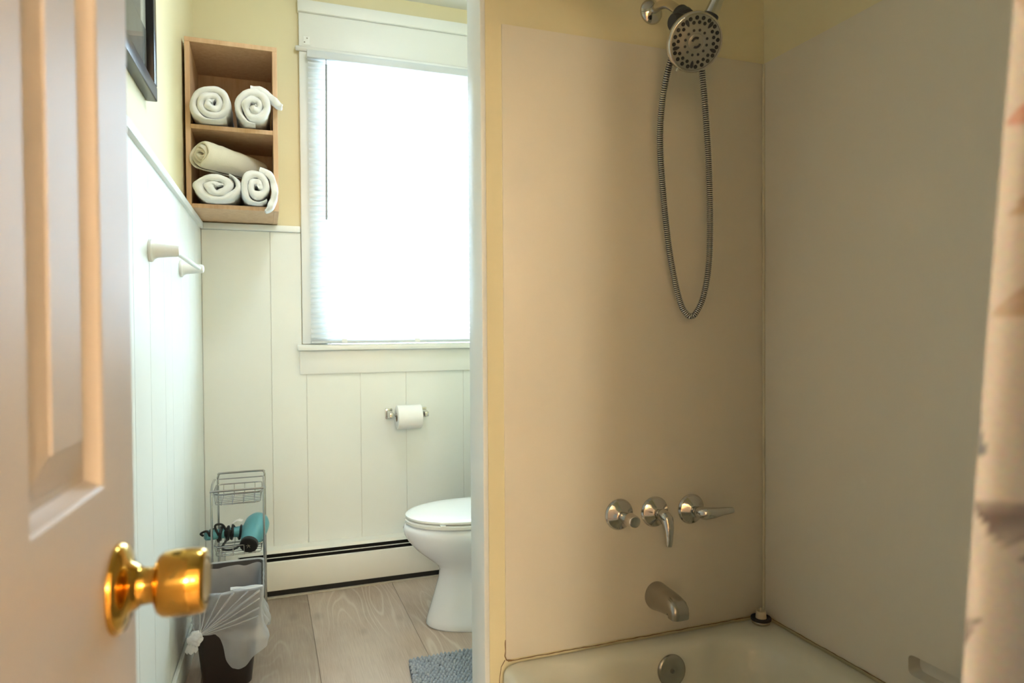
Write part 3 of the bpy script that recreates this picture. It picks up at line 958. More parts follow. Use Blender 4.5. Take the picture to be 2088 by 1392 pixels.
def slab(zs_, name, mt, par, xb=0.99):
    mb_ = MB().loft([[(x_, y_, z_) for x_, y_ in egg(xf, xb, hw)] for z_, xf, hw in zs_], True, True, True)
    return obj(name, mb_, mt, par, sharp=50)
slab([(0.4075, 0.506, 0.176), (0.409, 0.501, 0.181), (0.420, 0.500, 0.182), (0.4235, 0.504, 0.178)], 'seat', M['seat_plastic'], to)
slab([(0.4285, 0.509, 0.174), (0.430, 0.502, 0.181), (0.437, 0.502, 0.181), (0.441, 0.508, 0.175), (0.4445, 0.525, 0.160), (0.447, 0.58, 0.115), (0.448, 0.66, 0.05)], 'lid', M['seat_plastic'], to)
for s_ in (-1, 1):
    obj('hinge', MB().tube([(1.0, TY + 0.07 * s_ - 0.015, 0.425), (1.0, TY + 0.07 * s_ + 0.015, 0.425)], 0.012, 12), M['seat_plastic'], to)
    obj('bumper', MB().box(0.60, 0.62, TY + 0.15 * s_ - 0.008, TY + 0.15 * s_ + 0.008, 0.4236, 0.4288), M['seat_plastic'], to)
    obj('bolt_cap', MB().lathe([(0, 0.014), (0.008, 0.013), (0.014, 0.008), (0.016, 0)], (0.95, TY + 0.128 * s_, 0.07), (0, s_, 0.2), 14), M['porcelain'], to)
tk = MB()
for z_, g in ((0.4055, 0.02), (0.43, 0.008), (0.60, 0.0), (0.745, -0.004)):
    pass
tk.loft([[(x_, y_, z_) for x_, y_ in rrect(1.04 + g, 1.232, TY - 0.225 + g, TY + 0.225 - g, 0.03, 5)] for z_, g in ((0.4055, 0.02), (0.43, 0.008), (0.60, 0.0), (0.745, -0.004))], True, True, True)
tko = obj('tank', tk, M['porcelain'], to, sharp=50)
obj('tank_lid', MB().loft([[(x_, y_, z_) for x_, y_ in rrect(1.026 + g, 1.236 - g * .3, TY - 0.24 + g, TY + 0.24 - g, 0.035, 5)] for z_, g in ((0.7455, 0.004), (0.750, 0.0), (0.772, 0.0), (0.779, 0.006), (0.781, 0.02))], True, True, True), M['porcelain'], to, sharp=50)
lv = obj('flush_lever', MB().tube([(1.036, TY - 0.16, 0.69), (1.022, TY - 0.16, 0.69)], 0.012, 14).tube([(1.020, TY - 0.165, 0.69), (1.018, TY - 0.12, 0.686), (1.018, TY - 0.09, 0.682)], [0.007, 0.006, 0.005], 10), M['chrome'], to)

# ------------------------------------------------------------------ bath mat
MX0, MX1, MY0, MY1 = 0.452, 0.98, 1.70, 2.325
mt_ = thing('bath_mat', ((MX0 + MX1) / 2, (MY0 + MY1) / 2, 0), 'grey nubby chenille bath mat lying before the toilet', 'bath mat')
def skew(y):
    return -0.11 * (MY1 - y)
base = MB().loft([[(x_ + skew(y_), y_, z_) for x_, y_ in rrect(MX0 + g, MX1 - g, MY0 + g, MY1 - g, 0.02, 4)] for z_, g in ((0.0008, 0.002), (0.004, 0.0), (0.008, 0.003))], True, True, True)
obj('backing', base, M['mat_base'], mt_)
bmi = bmesh.new()
bmesh.ops.create_icosphere(bmi, subdivisions=2, radius=1.0)
ico_v = [v.co.copy() for v in bmi.verts]
ico_f = [tuple(v.index for v in f_.verts) for f_ in bmi.faces]
bmi.free()
tf = MB()
step = 0.0138
ny = int((MY1 - MY0) / step)
for j in range(ny):
    y_ = MY1 - 0.006 - j * step * 0.98
    nx = int((MX1 - MX0) / step)
    for i in range(nx):
        x_ = MX0 + 0.006 + i * step + (0.5 * step if j % 2 else 0)
        if x_ > MX1 - 0.005:
            continue
        rx, rz = 0.0056 + random.uniform(0, 0.0012), 0.0100 + random.uniform(-0.002, 0.004)
        cx, cy = x_ + skew(y_) + random.uniform(-0.0015, 0.0015), y_ + random.uniform(-0.0015, 0.0015)
        tf.add([(cx + v.x * rx, cy + v.y * rx, 0.0085 + v.z * rz) for v in ico_v], ico_f)
tfo = obj('tufts', tf, M['tuft'], mt_, sharp=180)
tfo['kind'] = 'stuff'

# ------------------------------------------------------------------ wire rack
RX0, RX1, RY0, RY1 = -0.198, -0.012, 2.805, 3.0
rk = thing('wire_rack', ((RX0 + RX1) / 2, (RY0 + RY1) / 2, 0), 'slim chromed wire rack with tiered baskets in the corner behind the bin', 'wire rack')
TR = 0.0042
for xx in (RX0, RX1):
    pts = smooth_path([(xx, RY0, 0.0), (xx, RY0, 0.30), (xx, RY0, 0.52)], 2) + smooth_path([(xx, RY0 + 0.004, 0.54), (xx, RY0 + 0.05, 0.556), (xx, RY0 + 0.10, 0.558), (xx, RY1 - 0.03, 0.556), (xx, RY1, 0.55)], 5)
    obj('front_leg', MB().tube(pts, TR, 8), M['wire'], rk)
bx0, bx1 = RX0 + 0.012, RX1 + 0.004
hoop = [(bx0, RY1, 0.0), (bx0, RY1, 0.3), (bx0, RY1, 0.555)] + smooth_path([(bx0, RY1, 0.56), (bx0 + 0.004, RY1, 0.571), (bx0 + 0.015, RY1, 0.575), (bx1 - 0.015, RY1, 0.575), (bx1 - 0.004, RY1, 0.571), (bx1, RY1, 0.56)], 4) + [(bx1, RY1, 0.3), (bx1, RY1, 0.0)]
obj('back_hoop', MB().tube(hoop, TR, 8), M['wire'], rk)
obj('top_front_rail', MB().tube([(RX0 - 0.005, RY0 - 0.003, 0.545), (RX1, RY0 - 0.003, 0.545), (RX1 + 0.006, RY0 + 0.01, 0.545)], TR, 8), M['wire'], rk)
obj('back_rail', MB().tube([(bx0, RY1 - 0.003, 0.552), (bx1, RY1 - 0.003, 0.552)], 0.0024, 6), M['wire'], rk)
def basket(zr, zb, name):
    g = 0.006
    x0_, x1_, y0_, y1_ = RX0 + g, RX1 - g, RY0 + 0.004, RY1 - 0.006
    rim = [(x_, y_, zr) for x_, y_ in rrect(x0_, x1_, y0_, y1_, 0.02, 4)]
    b_ = obj(name, MB().tube(rim, 0.0025, 6, loop=True), M['wire'], rk)
    low = [(x_, y_, zb) for x_, y_ in rrect(x0_ + .006, x1_ - .006, y0_ + .006, y1_ - .006, 0.018, 4)]
    w = MB().tube(low, 0.0016, 6, loop=True)
    for k in range(4):
        xx = x0_ + (x1_ - x0_) * (k + 0.7) / 4.4
        w.tube([(xx, y0_, zr), (xx, y0_ + 0.004, zb - 0.0016), (xx, y1_ - 0.004, zb - 0.0016), (xx, y1_, zr)], 0.0014, 6)
    for k in range(6):
        yy = y0_ + (y1_ - y0_) * (k + 0.7) / 6.4
        w.tube([(x0_, yy, zr), (x0_ + 0.006, yy, zb), (x1_ - 0.006, yy, zb), (x1_, yy, zr)], 0.0014, 6)
    obj('basket_wires', w, M['wire'], b_)
basket(0.531, 0.490, 'basket')
basket(0.330, 0.294, 'basket')
basket(0.118, 0.082, 'basket')

# ------------------------------------------------------------------ hair dryer on the middle basket
hdz = 0.2985
hr = thing('hair_dryer', (-0.05, 2.9, hdz), 'teal hair dryer with a black cord lying on the wire rack', 'hair dryer')
A0 = Vector((-0.066, 2.815, 0.331))
A1 = Vector((-0.032, 2.950, 0.384))
ax = (A1 - A0).normalized()
L = (A1 - A0).length
obj('barrel', MB().lathe([(0.0, 0.0325), (0.004, 0.0345), (0.05, 0.042), (0.09, 0.048), (0.125, 0.047), (0.148, 0.038), (0.162, 0.022), (0.167, 0.0)], A0, ax, 32), M['teal'], hr, sharp=60)
gr = obj('nozzle_ring', MB().lathe([(-0.012, 0.0), (-0.012, 0.024), (-0.014, 0.030), (-0.012, 0.0335), (0.002, 0.0338)], A0, ax, 32), M['black'], hr)
star = MB()
for k in range(6):
    a = PI * k / 3
    star.tube([A0 - ax * 0.0125, A0 - ax * 0.0125 + Vector((math.cos(a), 0, math.sin(a))) * 0.010], 0.0012, 5)
obj('grille', star, M['screw'], gr)
H0 = Vector((-0.080, 2.905, 0.357))
H1 = Vector((-0.228, 2.86, 0.366))
hax = (H1 - H0)
rings = []
pts = [H0 + hax * t for t in (0, .1, .3, .6, .85, .97, 1.0)]
obj('handle', MB().tube(pts, [0.026, 0.022, 0.0195, 0.0185, 0.020, 0.0185, 0.013], 18), M['teal'], hr)
obj('switch_plate', MB().box(-0.016, 0.016, -0.004, 0.004, -0.012, 0.012).xf(Matrix.Translation(H0 + hax * 0.45 + Vector((0.004, -0.0185, 0.004))) @ Matrix.Rotation(0.29, 4, 'Z')), M['black'], hr, bevel=0.003)
cp = []
for i in range(150):
    t = i / 149
    a = t * 2 * PI * 7.5
    c = H0 + hax * (0.12 + 0.66 * t + 0.05 * math.sin(7 * t))
    rr = 0.0245 + 0.004 * math.sin(3.3 * a)
    cp.append(c + Vector((0.008 * math.sin(a * 0.5), math.cos(a) * rr, math.sin(a) * rr)))
cp = [p if p.z > hdz + 0.005 else Vector((p.x, p.y, hdz + 0.005)) for p in cp]
cp += smooth_path([cp[-1], H1 + Vector((0.01, -0.015, 0.02)), H1 + Vector((-0.012, -0.004, 0.010)), H1 + Vector((-0.004, 0.0, 0.0))], 6)[1:]
obj('cord', MB().tube(cp, 0.0044, 8), M['black'], hr)
lo = smooth_path([H0 + hax * 0.66 + Vector((0, -0.02, 0.0)), (-0.190, 2.86, 0.398), (-0.174, 2.868, 0.403), (-0.158, 2.872, 0.390), H0 + hax * 0.45 + Vector((0, -0.02, -0.012)), (-0.165, 2.83, 0.318), (-0.12, 2.83, 0.312), (-0.085, 2.85, 0.335)], 6)
obj('cord', MB().tube(lo, 0.0044, 8), M['black'], hr)
tg = MB()
tg.loft([[(-0.150, 2.90, 0.376), (-0.140, 2.93, 0.382)], [(-0.13, 2.90, 0.392), (-0.12, 2.93, 0.397)], [(-0.112, 2.898, 0.402), (-0.104, 2.925, 0.404)], [(-0.096, 2.898, 0.398), (-0.09, 2.92, 0.399)]], False)
tgo = obj('warning_tag', tg, M['paper'], hr)
sm_ = tgo.modifiers.new('thick', 'SOLIDIFY'); sm_.thickness = 0.0008

# ------------------------------------------------------------------ waste bin and its liner
BT = dict(x0=-0.228, x1=-0.018, y0=2.315, y1=2.615, z=0.33)
BB = dict(x0=-0.200, x1=-0.055, y0=2.370, y1=2.570)
def bin_ring(z, g=0.0, n=8):
    t = z / BT['z']
    f_ = lambda k: BB[k] * (1 - t) + BT[k] * t
    return rrect(f_('x0') - g, f_('x1') + g, f_('y0') - g, f_('y1') + g, 0.022 + g, n)
bn = thing('waste_bin', (-0.125, 2.47, 0.0), 'dark brown rectangular waste bin standing beside the left wall', 'waste bin')
rings = [[(x_, y_, z_) for x_, y_ in bin_ring(z_, g)] for z_, g in ((0.001, -0.004), (0.006, 0.0), (0.31, 0.0), (0.318, 0.003), (0.328, 0.003), (0.33, 0.0), (0.328, -0.0025), (0.01, -0.0025))]
obj('body', MB().loft(rings, True, True, True), M['bin'], bn, sharp=50)

ln = thing('bin_liner', (-0.125, 2.47, 0.05), 'translucent white plastic liner knotted over the rim of the waste bin', 'bin liner')
KN = Vector((-0.213, 2.292, 0.208))
base_ring = bin_ring(0.33, 0.0, 8)
# resample the rim evenly
def resample(pts, n):
    P2 = [Vector((p[0], p[1], 0)) for p in pts] + [Vector((pts[0][0], pts[0][1], 0))]
    ds = [0]
    for a, b_ in zip(P2[:-1], P2[1:]):
        ds.append(ds[-1] + (b_ - a).length)
    out = []
    j = 0
    for k in range(n):
        d = ds[-1] * k / n
        while ds[j + 1] < d:
            j += 1
        t = (d - ds[j]) / max(1e-9, ds[j + 1] - ds[j])
        out.append(P2[j].lerp(P2[j + 1], t))
    return out
NR = 220
rim = resample(base_ring, NR)
cx, cy = (BT['x0'] + BT['x1']) / 2, (BT['y0'] + BT['y1']) / 2
def ss(a, b_, t):
    t = max(0, min(1, (t - a) / (b_ - a)))
    return t * t * (3 - 2 * t)
outer = []
ROWS = 26
for j in range(ROWS + 1):
    v = j / ROWS
    ring = []
    for i, p in enumerate(rim):
        nx_, ny_ = p.x - cx, p.y - cy
        fx = (p.x - BT['x0']) / (BT['x1'] - BT['x0'])          # 0 at wall side, 1 at room side
        fy = (p.y - BT['y0']) / (BT['y1'] - BT['y0'])          # 0 near, 1 far
        near = 1 - ss(0.02, 0.35, fy)
        # hem height: high by the knot, deep flap on the near right, shorter behind
        hem_near = 0.197 - 0.115 * ss(0.30, 0.62, fx) + 0.045 * ss(0.80, 1.0, fx)
        hem = hem_near * near + (1 - near) * (0.15 + 0.03 * math.sin(fy * 9 + fx * 4))
        ztop = 0.3345
        z_ = ztop + (hem - ztop) * v
        # slack lip on the near right that dips inside
        t = z_ / BT['z']
        bx = (BB['x0'] * (1 - t) + BT['x0'] * t, BB['x1'] * (1 - t) + BT['x1'] * t)
        by = (BB['y0'] * (1 - t) + BT['y0'] * t, BB['y1'] * (1 - t) + BT['y1'] * t)
        x_ = bx[0] + (bx[1] - bx[0]) * fx
        y_ = by[0] + (by[1] - by[0]) * fy
        d = Vector((nx_ / 0.105, ny_ / 0.15, 0))
        d = Vector((d.x ** 5, d.y ** 5, 0))
        d = d.normalized() if d.length > 1e-6 else Vector((0, -1, 0))
        # taut down to the tie line, then flaring free below it
        tie = 0.205 + 0.03 * fx
        flare = 0.030 * ss(tie, tie - 0.09, z_) if z_ < tie else 0.0
        # creases fan out from the knot on the near and wall sides
        rel = Vector((x_, z_)) - Vector((KN.x, KN.z))
        ang = math.atan2(rel.y, rel.x + 0.02)
        cre = (0.5 + 0.5 * math.sin(ang * 17 + 1.2 * math.sin(ang * 5))) ** 2.5
        dist = rel.length
        cre *= ss(0.0, 0.03, dist) * (1 - 0.5 * ss(0.1, 0.25, dist)) * near
        fold = 0.0055 + 0.007 * cre + 0.0025 * math.sin(i * 0.55 + 2 * v) * (0.3 + v)
        fold += flare * (1 + 0.25 * math.sin(i * 0.31 + 1))
        q = Vector((x_, y_, z_)) + d * fold
        # gather towards the knot
        k_ = math.exp(-((q - KN).length / 0.040) ** 2) * near
        q = q.lerp(KN + Vector((0.006, 0.010, 0.006)), 0.75 * k_)
        q += noise.noise_vector(q * 22) * 0.0035 * (0.3 + v)
        ring.append(q)
    outer.append(ring)
skirt = MB().loft(outer, True)
obj('skirt', skirt, M['liner'], ln, sharp=80)
inner = []
for j in range(13):
    v = j / 12
    ring = []
    for i, p in enumerate(rim):
        fx = (p.x - BT['x0']) / (BT['x1'] - BT['x0'])
        fy = (p.y - BT['y0']) / (BT['y1'] - BT['y0'])
        near = 1 - ss(0.02, 0.2, fy)
        dip = 0.030 * near * math.exp(-((fx - 0.42) / 0.24) ** 2)
        z_ = 0.3345 - 0.27 * v
        g = 0.004 + 0.012 * v + 0.003 * math.sin(i * 0.37) * v
        t = z_ / BT['z']
        f2 = lambda k: BB[k] * (1 - t) + BT[k] * t
        x_ = f2('x0') + g + (f2('x1') - f2('x0') - 2 * g) * fx
        y_ = f2('y0') + g + (f2('y1') - f2('y0') - 2 * g) * fy
        if j == 0:
            ring.append(Vector(outer[0][i]))
        else:
            q = Vector((x_, y_, z_))
            ring.append(q + noise.noise_vector(q * 25) * 0.004)
    inner.append(ring)
obj('lining', MB().loft(inner, True, False, True), M['liner'], ln, sharp=80)
# gathered creases of doubled film that run from the knot over the near side
def near_pt(fx, z_, d):
    t = z_ / BT['z']
    xa, xb = BB['x0'] * (1 - t) + BT['x0'] * t, BB['x1'] * (1 - t) + BT['x1'] * t
    ya = BB['y0'] * (1 - t) + BT['y0'] * t
    return Vector((xa + (xb - xa) * fx, ya - d, z_))
for fx1, z1, wd in ((0.22, 0.332, 0.006), (0.42, 0.331, 0.005), (0.60, 0.331, 0.007), (0.80, 0.330, 0.005), (0.97, 0.328, 0.008), (0.98, 0.300, 0.005), (0.99, 0.268, 0.007), (0.985, 0.240, 0.005), (0.10, 0.331, 0.004)):
    a_, c_ = KN + Vector((0.012, 0.004, 0.004)), near_pt(fx1, z1, 0.012)
    mid = near_pt(0.5 * fx1 + 0.06, 0.5 * (z1 + KN.z) - 0.006, 0.014)
    pth = smooth_path([a_, mid, c_], 8)
    rg = []
    for q_, p in enumerate(pth):
        u = q_ / (len(pth) - 1)
        w_ = wd * (0.45 + 0.9 * u * (1 - 0.5 * u))
        tdir = (pth[min(q_ + 1, len(pth) - 1)] - pth[max(q_ - 1, 0)]).normalized()
        sd = Vector((tdir.z, 0, -tdir.x)).normalized()
        rg.append([p - sd * w_ * 0.5, p - sd * w_ * 0.15 + Vector((0, -0.004, 0)), p + sd * w_ * 0.2 + Vector((0, -0.0035, 0)), p + sd * w_ * 0.5])
    obj('crease', MB().loft(rg, False), M['liner'], ln, sharp=80)
# film folded back over the near right corner of the rim
lip = []
for i in range(21):
    u = i / 20
    xx = -0.112 + 0.096 * u
    wv = math.sin(PI * u) ** 0.7
    row = []
    for k in range(9):
        v = k / 8
        yy = 2.309 + 0.004 * math.sin(6 * u) + v * (0.012 + 0.045 * wv)
        zz_ = 0.336 + 0.006 * math.sin(PI * v) - v * v * 0.030 * wv + 0.002 * math.sin(9 * u + 3 * v)
        row.append((xx, yy, zz_))
    lip.append(row)
obj('folded_lip', MB().loft(lip, False), M['bag_knot'], ln, sharp=80)
bmk = bmesh.new()
bmesh.ops.create_icosphere(bmk, subdivisions=4, radius=1.0)
kv = []
for v in bmk.verts:
    q = v.co.copy()
    r = 1 + 0.35 * noise.noise(q * 2.1 + Vector((5, 1, 2))) + 0.14 * noise.noise(q * 6)
    kv.append(KN + Vector((q.x * 0.0215 * r, q.y * 0.018 * r - 0.004, q.z * 0.021 * r)))
tail = [(p[0], p[1], p[2]) for p in kv]
kmb = MB().add(tail, [tuple(v.index for v in f_.verts) for f_ in bmk.faces])
bmk.free()
ko = obj('knot', kmb, M['bag_knot'], ln, sharp=80)
tl = []
for i in range(8):
    u = i / 7
    c = KN + Vector((-0.006 - 0.004 * u, -0.008, -0.012 - 0.026 * u))
    tl.append([c + Vector((math.cos(a) * (0.010 + 0.006 * u) * (1 + 0.3 * math.sin(3 * a)), math.sin(a) * 0.008 * (1 + 0.3 * math.cos(4 * a)), 0.004 * math.sin(5 * a))) for a in [2 * PI * k / 20 for k in range(20)]])
obj('knot_tail', MB().loft(tl, True, True, True), M['bag_knot'], ko, sharp=80)

# ------------------------------------------------------------------ bathtub
TX0, TX1, TY0, TY1, TZ = 0.495, 1.2355, -0.056, 1.4645, 0.39
tu = thing('bathtub', ((TX0 + TX1) / 2, (TY0 + TY1) / 2, 0), 'off-white enamel bathtub built into the alcove', 'bathtub')
prof = [(0.004, 0.0, 0.02), (0.004, 0.33, 0.02), (0.000, 0.345, 0.03), (0.0, 0.376, 0.035), (0.004, 0.385, 0.038), (0.012, 0.3895, 0.042), (0.045, 0.3885, 0.07), (0.058, 0.385, 0.10), (0.068, 0.375, 0.12), (0.075, 0.355, 0.13),
        (0.085, 0.28, 0.13), (0.10, 0.18, 0.13), (0.125, 0.10, 0.12), (0.165, 0.066, 0.10), (0.22, 0.056, 0.08)]
rings = [[(x_, y_, z_) for x_, y_ in rrect(TX0 + g, TX1 - g, TY0 + g, TY1 - g, r, 10)] for g, z_, r in prof]
obj('tub_shell', MB().loft(rings, True, True, True), M['tub'], tu, sharp=40)
def seam(pts, r, name, seed=0):
    path = []
    P2 = [Vector(p) for p in pts]
    for a, b_ in zip(P2[:-1], P2[1:]):
        n = max(4, int((b_ - a).length / 0.006))
        for k in range(n):
            path.append(a.lerp(b_, k / n))
    path.append(P2[-1])
    path = [p + noise.noise_vector(p * 55 + Vector((seed, 0, 0))) * 0.0012 for p in path]
    rad = [r * (0.75 + 0.9 * abs(noise.noise(p * 40 + Vector((seed, 3, 1))))) for p in path]
    obj(name, MB().tube(path, rad, 6), M['caulk'], tu)
seam([(0.515, 1.4635, 0.3905), (1.16, 1.4635, 0.3915), (1.2335, 1.4635, 0.3915)], 0.0009, 'caulk_line')
seam([(1.2345, 1.462, 0.3915), (1.2345, 0.9, 0.3915), (1.2345, 0.2, 0.3915)], 0.0008, 'caulk_line', 4)
seam([(0.530, 1.4630, 0.3910), (0.512, 1.4635, 0.3925), (0.5085, 1.4648, 0.402), (0.509, 1.4650, 0.440)], 0.0010, 'caulk_line', 8)
seam([(0.508, 1.4640, 0.395), (0.498, 1.4640, 0.380), (0.4945, 1.4645, 0.355), (0.494, 1.465, 0.33)], 0.0008, 'caulk_line', 12)

ov = thing('overflow_plate', (0.94, 1.395, 0.29), 'round chrome overflow cover with one screw inside the bathtub', 'overflow cover')
oc, on = Vector((0.898, 1.3860, 0.338)), Vector((0, -1, 0.12)).normalized()
obj('plate', MB().lathe([(-0.0005, 0.0365), (0.003, 0.0375), (0.006, 0.036), (0.0078, 0.032), (0.0082, 0.012), (0.0070, 0.0075), (0.0065, 0.0)], oc, on, 40), M['chrome_dull'], ov, sharp=50)
obj('screw', MB().lathe([(0.0066, 0.0055), (0.0080, 0.005), (0.0085, 0.003), (0.0072, 0.0018), (0.0070, 0.0)], oc, on, 14), M['screw'], ov)

# ------------------------------------------------------------------ shower surround
sr = thing('shower_surround', (1.0, 1.3, 0.392), 'beige plastic surround panels on the two walls around the bathtub', 'wall panels')
obj('panel', MB().box(0.511, 1.2358, 1.4652, 1.4698, 0.393, 1.84), M['surround'], sr, bevel=0.0015)
pr = MB()
YP0 = -0.055
for a in ((YP0, NY0, 0.393, 1.84), (NY1, 1.4650, 0.393, 1.84), (NY0, NY1, 0.393, NZ0), (NY0, NY1, NZ1, 1.84)):
    pr.box(1.2362, 1.2408, a[0], a[1], a[2], a[3])
obj('panel', pr, M['surround'], sr)
nb = MB()
rings = []
for xx, g in ((1.2345, -0.006), (1.2345, 0.0), (1.262, 0.004), (1.264, 0.010)):
    rings.append([(xx, y_, z_) for y_, z_ in rrect(NY0 + g, NY1 - g, NZ0 + g, NZ1 - g, 0.011, 4)])
nb.loft(rings, True, False, True)
obj('soap_niche', nb, M['surround'], sr, sharp=40)
obj('corner_bead', MB().tube([(1.2340, 1.4630, 0.395), (1.2340, 1.4630, 1.838)], 0.0035, 8), M['bead'], sr)

# ------------------------------------------------------------------ taps
def handle_thing(label, cxz, lever):
    cx_, cz_ = cxz
    t_ = thing('tap_handle', (cx_, 1.4652, cz_), label, 'tap', 'chrome tap handles on the shower wall')
    obj('escutcheon', MB().lathe([(0.0002, 0.0375), (0.003, 0.0378), (0.005, 0.036), (0.0065, 0.0345), (0.0085, 0.034), (0.018, 0.019), (0.021, 0.0165), (0.0225, 0.014)], (cx_, 1.465, cz_), (0, -1, 0), 40), M['chrome'], t_, sharp=35)
    obj('stem', MB().lathe([(0.0, 0.0095), (0.024, 0.0095), (0.0245, 0.0115), (0.030, 0.0115), (0.0305, 0.0095), (0.034, 0.0095)], (cx_, 1.465, cz_), (0, -1, 0), 24), M['chrome'], t_, sharp=35)
    lv_ = smooth_path([(cx_ + a[0], 1.465 + a[1], cz_ + a[2]) for a in lever[0]], 6)
    n = len(lv_)
    rr = lever[1]
    rad = []
    for i in range(n):
        s_ = i / (n - 1) * (len(rr) - 1)
        k_ = min(int(s_), len(rr) - 2)
        rad.append(rr[k_] + (rr[k_ + 1] - rr[k_]) * (s_ - k_))
    obj('lever', MB().tube(lv_, rad, 20), M['chrome'], t_, sharp=60)
    return t_
RADS = [0.0125, 0.0150, 0.0155, 0.0130, 0.0100, 0.0085, 0.0070]
handle_thing('chrome tap handle with its lever pointing straight out, beside the middle tap', (0.803, 0.700),
             ([(0, -0.030, 0.0), (0.0, -0.041, 0.0), (-0.001, -0.052, 0.001), (-0.003, -0.064, 0.003), (-0.005, -0.076, 0.004), (-0.007, -0.088, 0.005), (-0.0075, -0.091, 0.005)], [0.0125, 0.0155, 0.0165, 0.0160, 0.0150, 0.0140, 0.011]))
handle_thing('middle chrome tap handle with its lever pointing down', (0.902, 0.697),
             ([(0, -0.030, 0.0), (0.001, -0.041, 0.0), (0.003, -0.052, -0.008), (0.004, -0.058, -0.026), (0.004, -0.060, -0.046), (0.004, -0.060, -0.062), (0.004, -0.060, -0.070)], RADS))
handle_thing('chrome tap handle with its lever pointing sideways to the tub corner', (1.008, 0.694),
             ([(0, -0.030, 0.0), (0.001, -0.041, 0.0), (0.010, -0.052, 0.0), (0.030, -0.058, 0.001), (0.052, -0.060, 0.003), (0.072, -0.060, 0.003), (0.082, -0.060, 0.003)], RADS))

# tub spout
sp = thing('tub_spout', (0.905, 1.465, 0.45), 'chrome bathtub spout below the three tap handles', 'spout')
SC = Vector((0.906, 1.465, 0.488))
rings = []
def spring(y, zc, w, h, sq):
    out = []
    for k in range(32):
        a = 2 * PI * k / 32
        c, s_ = math.cos(a), math.sin(a)
        e = 2 / sq
        out.append((SC.x + w * (1 if c > 0 else -1) * abs(c) ** e, SC.y + y, SC.z + zc + h * (1 if s_ > 0 else -1) * abs(s_) ** e))
    return out
for y, zc, w, h, sq in ((-0.0004, 0.0, 0.0315, 0.0345, 2.0), (-0.004, 0.0, 0.032, 0.035, 2.0), (-0.010, 0.0, 0.0315, 0.0345, 2.05), (-0.030, 0.0015, 0.0295, 0.0315, 2.15), (-0.052, 0.003, 0.027, 0.0285, 2.35), (-0.070, 0.0035, 0.0255, 0.0260, 2.6), (-0.080, 0.003, 0.0248, 0.0245, 2.8)):
    rings.append(spring(y, zc, w, h, sq))
# nose turns down
def nose(yc, zc, w, d, tiltdeg):
    out = []
    t_ = R_(tiltdeg)
    for k in range(32):
        a = 2 * PI * k / 32
        c, s_ = math.cos(a), math.sin(a)
        e = 2 / 3.2
        u_ = w * (1 if c > 0 else -1) * abs(c) ** e
        v_ = d * (1 if s_ > 0 else -1) * abs(s_) ** e
        out.append((SC.x + u_, SC.y + yc - v_ * math.sin(t_), SC.z + zc + v_ * math.cos(t_)))
    return out
rings.append(nose(-0.090, 0.001, 0.0243, 0.0230, 28))
rings.append(nose(-0.096, -0.003, 0.0240, 0.0208, 58))
rings.append(nose(-0.098, -0.008, 0.0236, 0.0186, 82))
rings.append(nose(-0.098, -0.0185, 0.0234, 0.0180, 90))
rings.append(nose(-0.098, -0.0190, 0.0210, 0.0158, 90))
rings.append(nose(-0.098, -0.0120, 0.0200, 0.0148, 90))
obj('spout_body', MB().loft(rings, True, True, True), M['chrome_dull'], sp, sharp=50)

# tub stopper left on the corner of the rim
stp = thing('tub_stopper', (1.192, 1.424, 0.39), 'tub stopper with black rubber ring and ivory stem on the tub corner', 'stopper')
sc_ = (1.192, 1.424, 0.3895)
obj('disc', MB().lathe([(0.0, 0.020), (0.002, 0.0225), (0.007, 0.0235), (0.009, 0.0225)], sc_, (0, 0, 1), 32), M['chrome_dull'], stp)
obj('rubber_ring', MB().lathe([(0.0092, 0.024), (0.011, 0.0255), (0.0145, 0.0258), (0.017, 0.025), (0.0175, 0.0225), (0.0150, 0.019), (0.0150, 0.0)], sc_, (0, 0, 1), 32), M['rubber'], stp)
obj('stem', MB().lathe([(0.0151, 0.0135), (0.031, 0.0125), (0.033, 0.0118), (0.0332, 0.0095), (0.026, 0.0090), (0.026, 0.0)], sc_, (0, 0, 1), 24), M['waxen'], stp)
obj('pin', MB().lathe([(0.0262, 0.0028), (0.040, 0.0024), (0.0415, 0.0)], sc_, (0, 0, 1), 10), M['waxen'], stp)

# ------------------------------------------------------------------ shower arm with bracket
sa = thing('shower_mount', (0.90, YW, 1.92), 'chrome shower arm with black swivel bracket high on the partition wall', 'shower arm')
E0 = Vector((0.900, YW, 1.925))
obj('flange', MB().lathe([(0.0003, 0.0300), (0.002, 0.0305), (0.006, 0.029), (0.011, 0.024), (0.015, 0.017), (0.017, 0.0125)], E0, (0, -1, 0), 36), M['chrome'], sa, sharp=50)
arm = smooth_path([(0.900, YW - 0.004, 1.925), (0.900, YW - 0.04, 1.924), (0.900, YW - 0.075, 1.912), (0.900, YW - 0.11, 1.885), (0.900, YW - 0.135, 1.860)], 6)
obj('pipe', MB().tube(arm, 0.0108, 18), M['chrome'], sa)
B0 = Vector((0.900, YW - 0.132, 1.863))
bd = (Vector((0.900, YW - 0.135, 1.860)) - Vector((0.900, YW - 0.11, 1.885))).normalized()
bk = obj('bracket', MB().lathe([(-0.010, 0.0140), (-0.008, 0.0190), (0.006, 0.0195), (0.010, 0.0215), (0.024, 0.0215), (0.028, 0.018), (0.034, 0.016)], B0, bd, 20), M['charcoal'], sa, sharp=40)
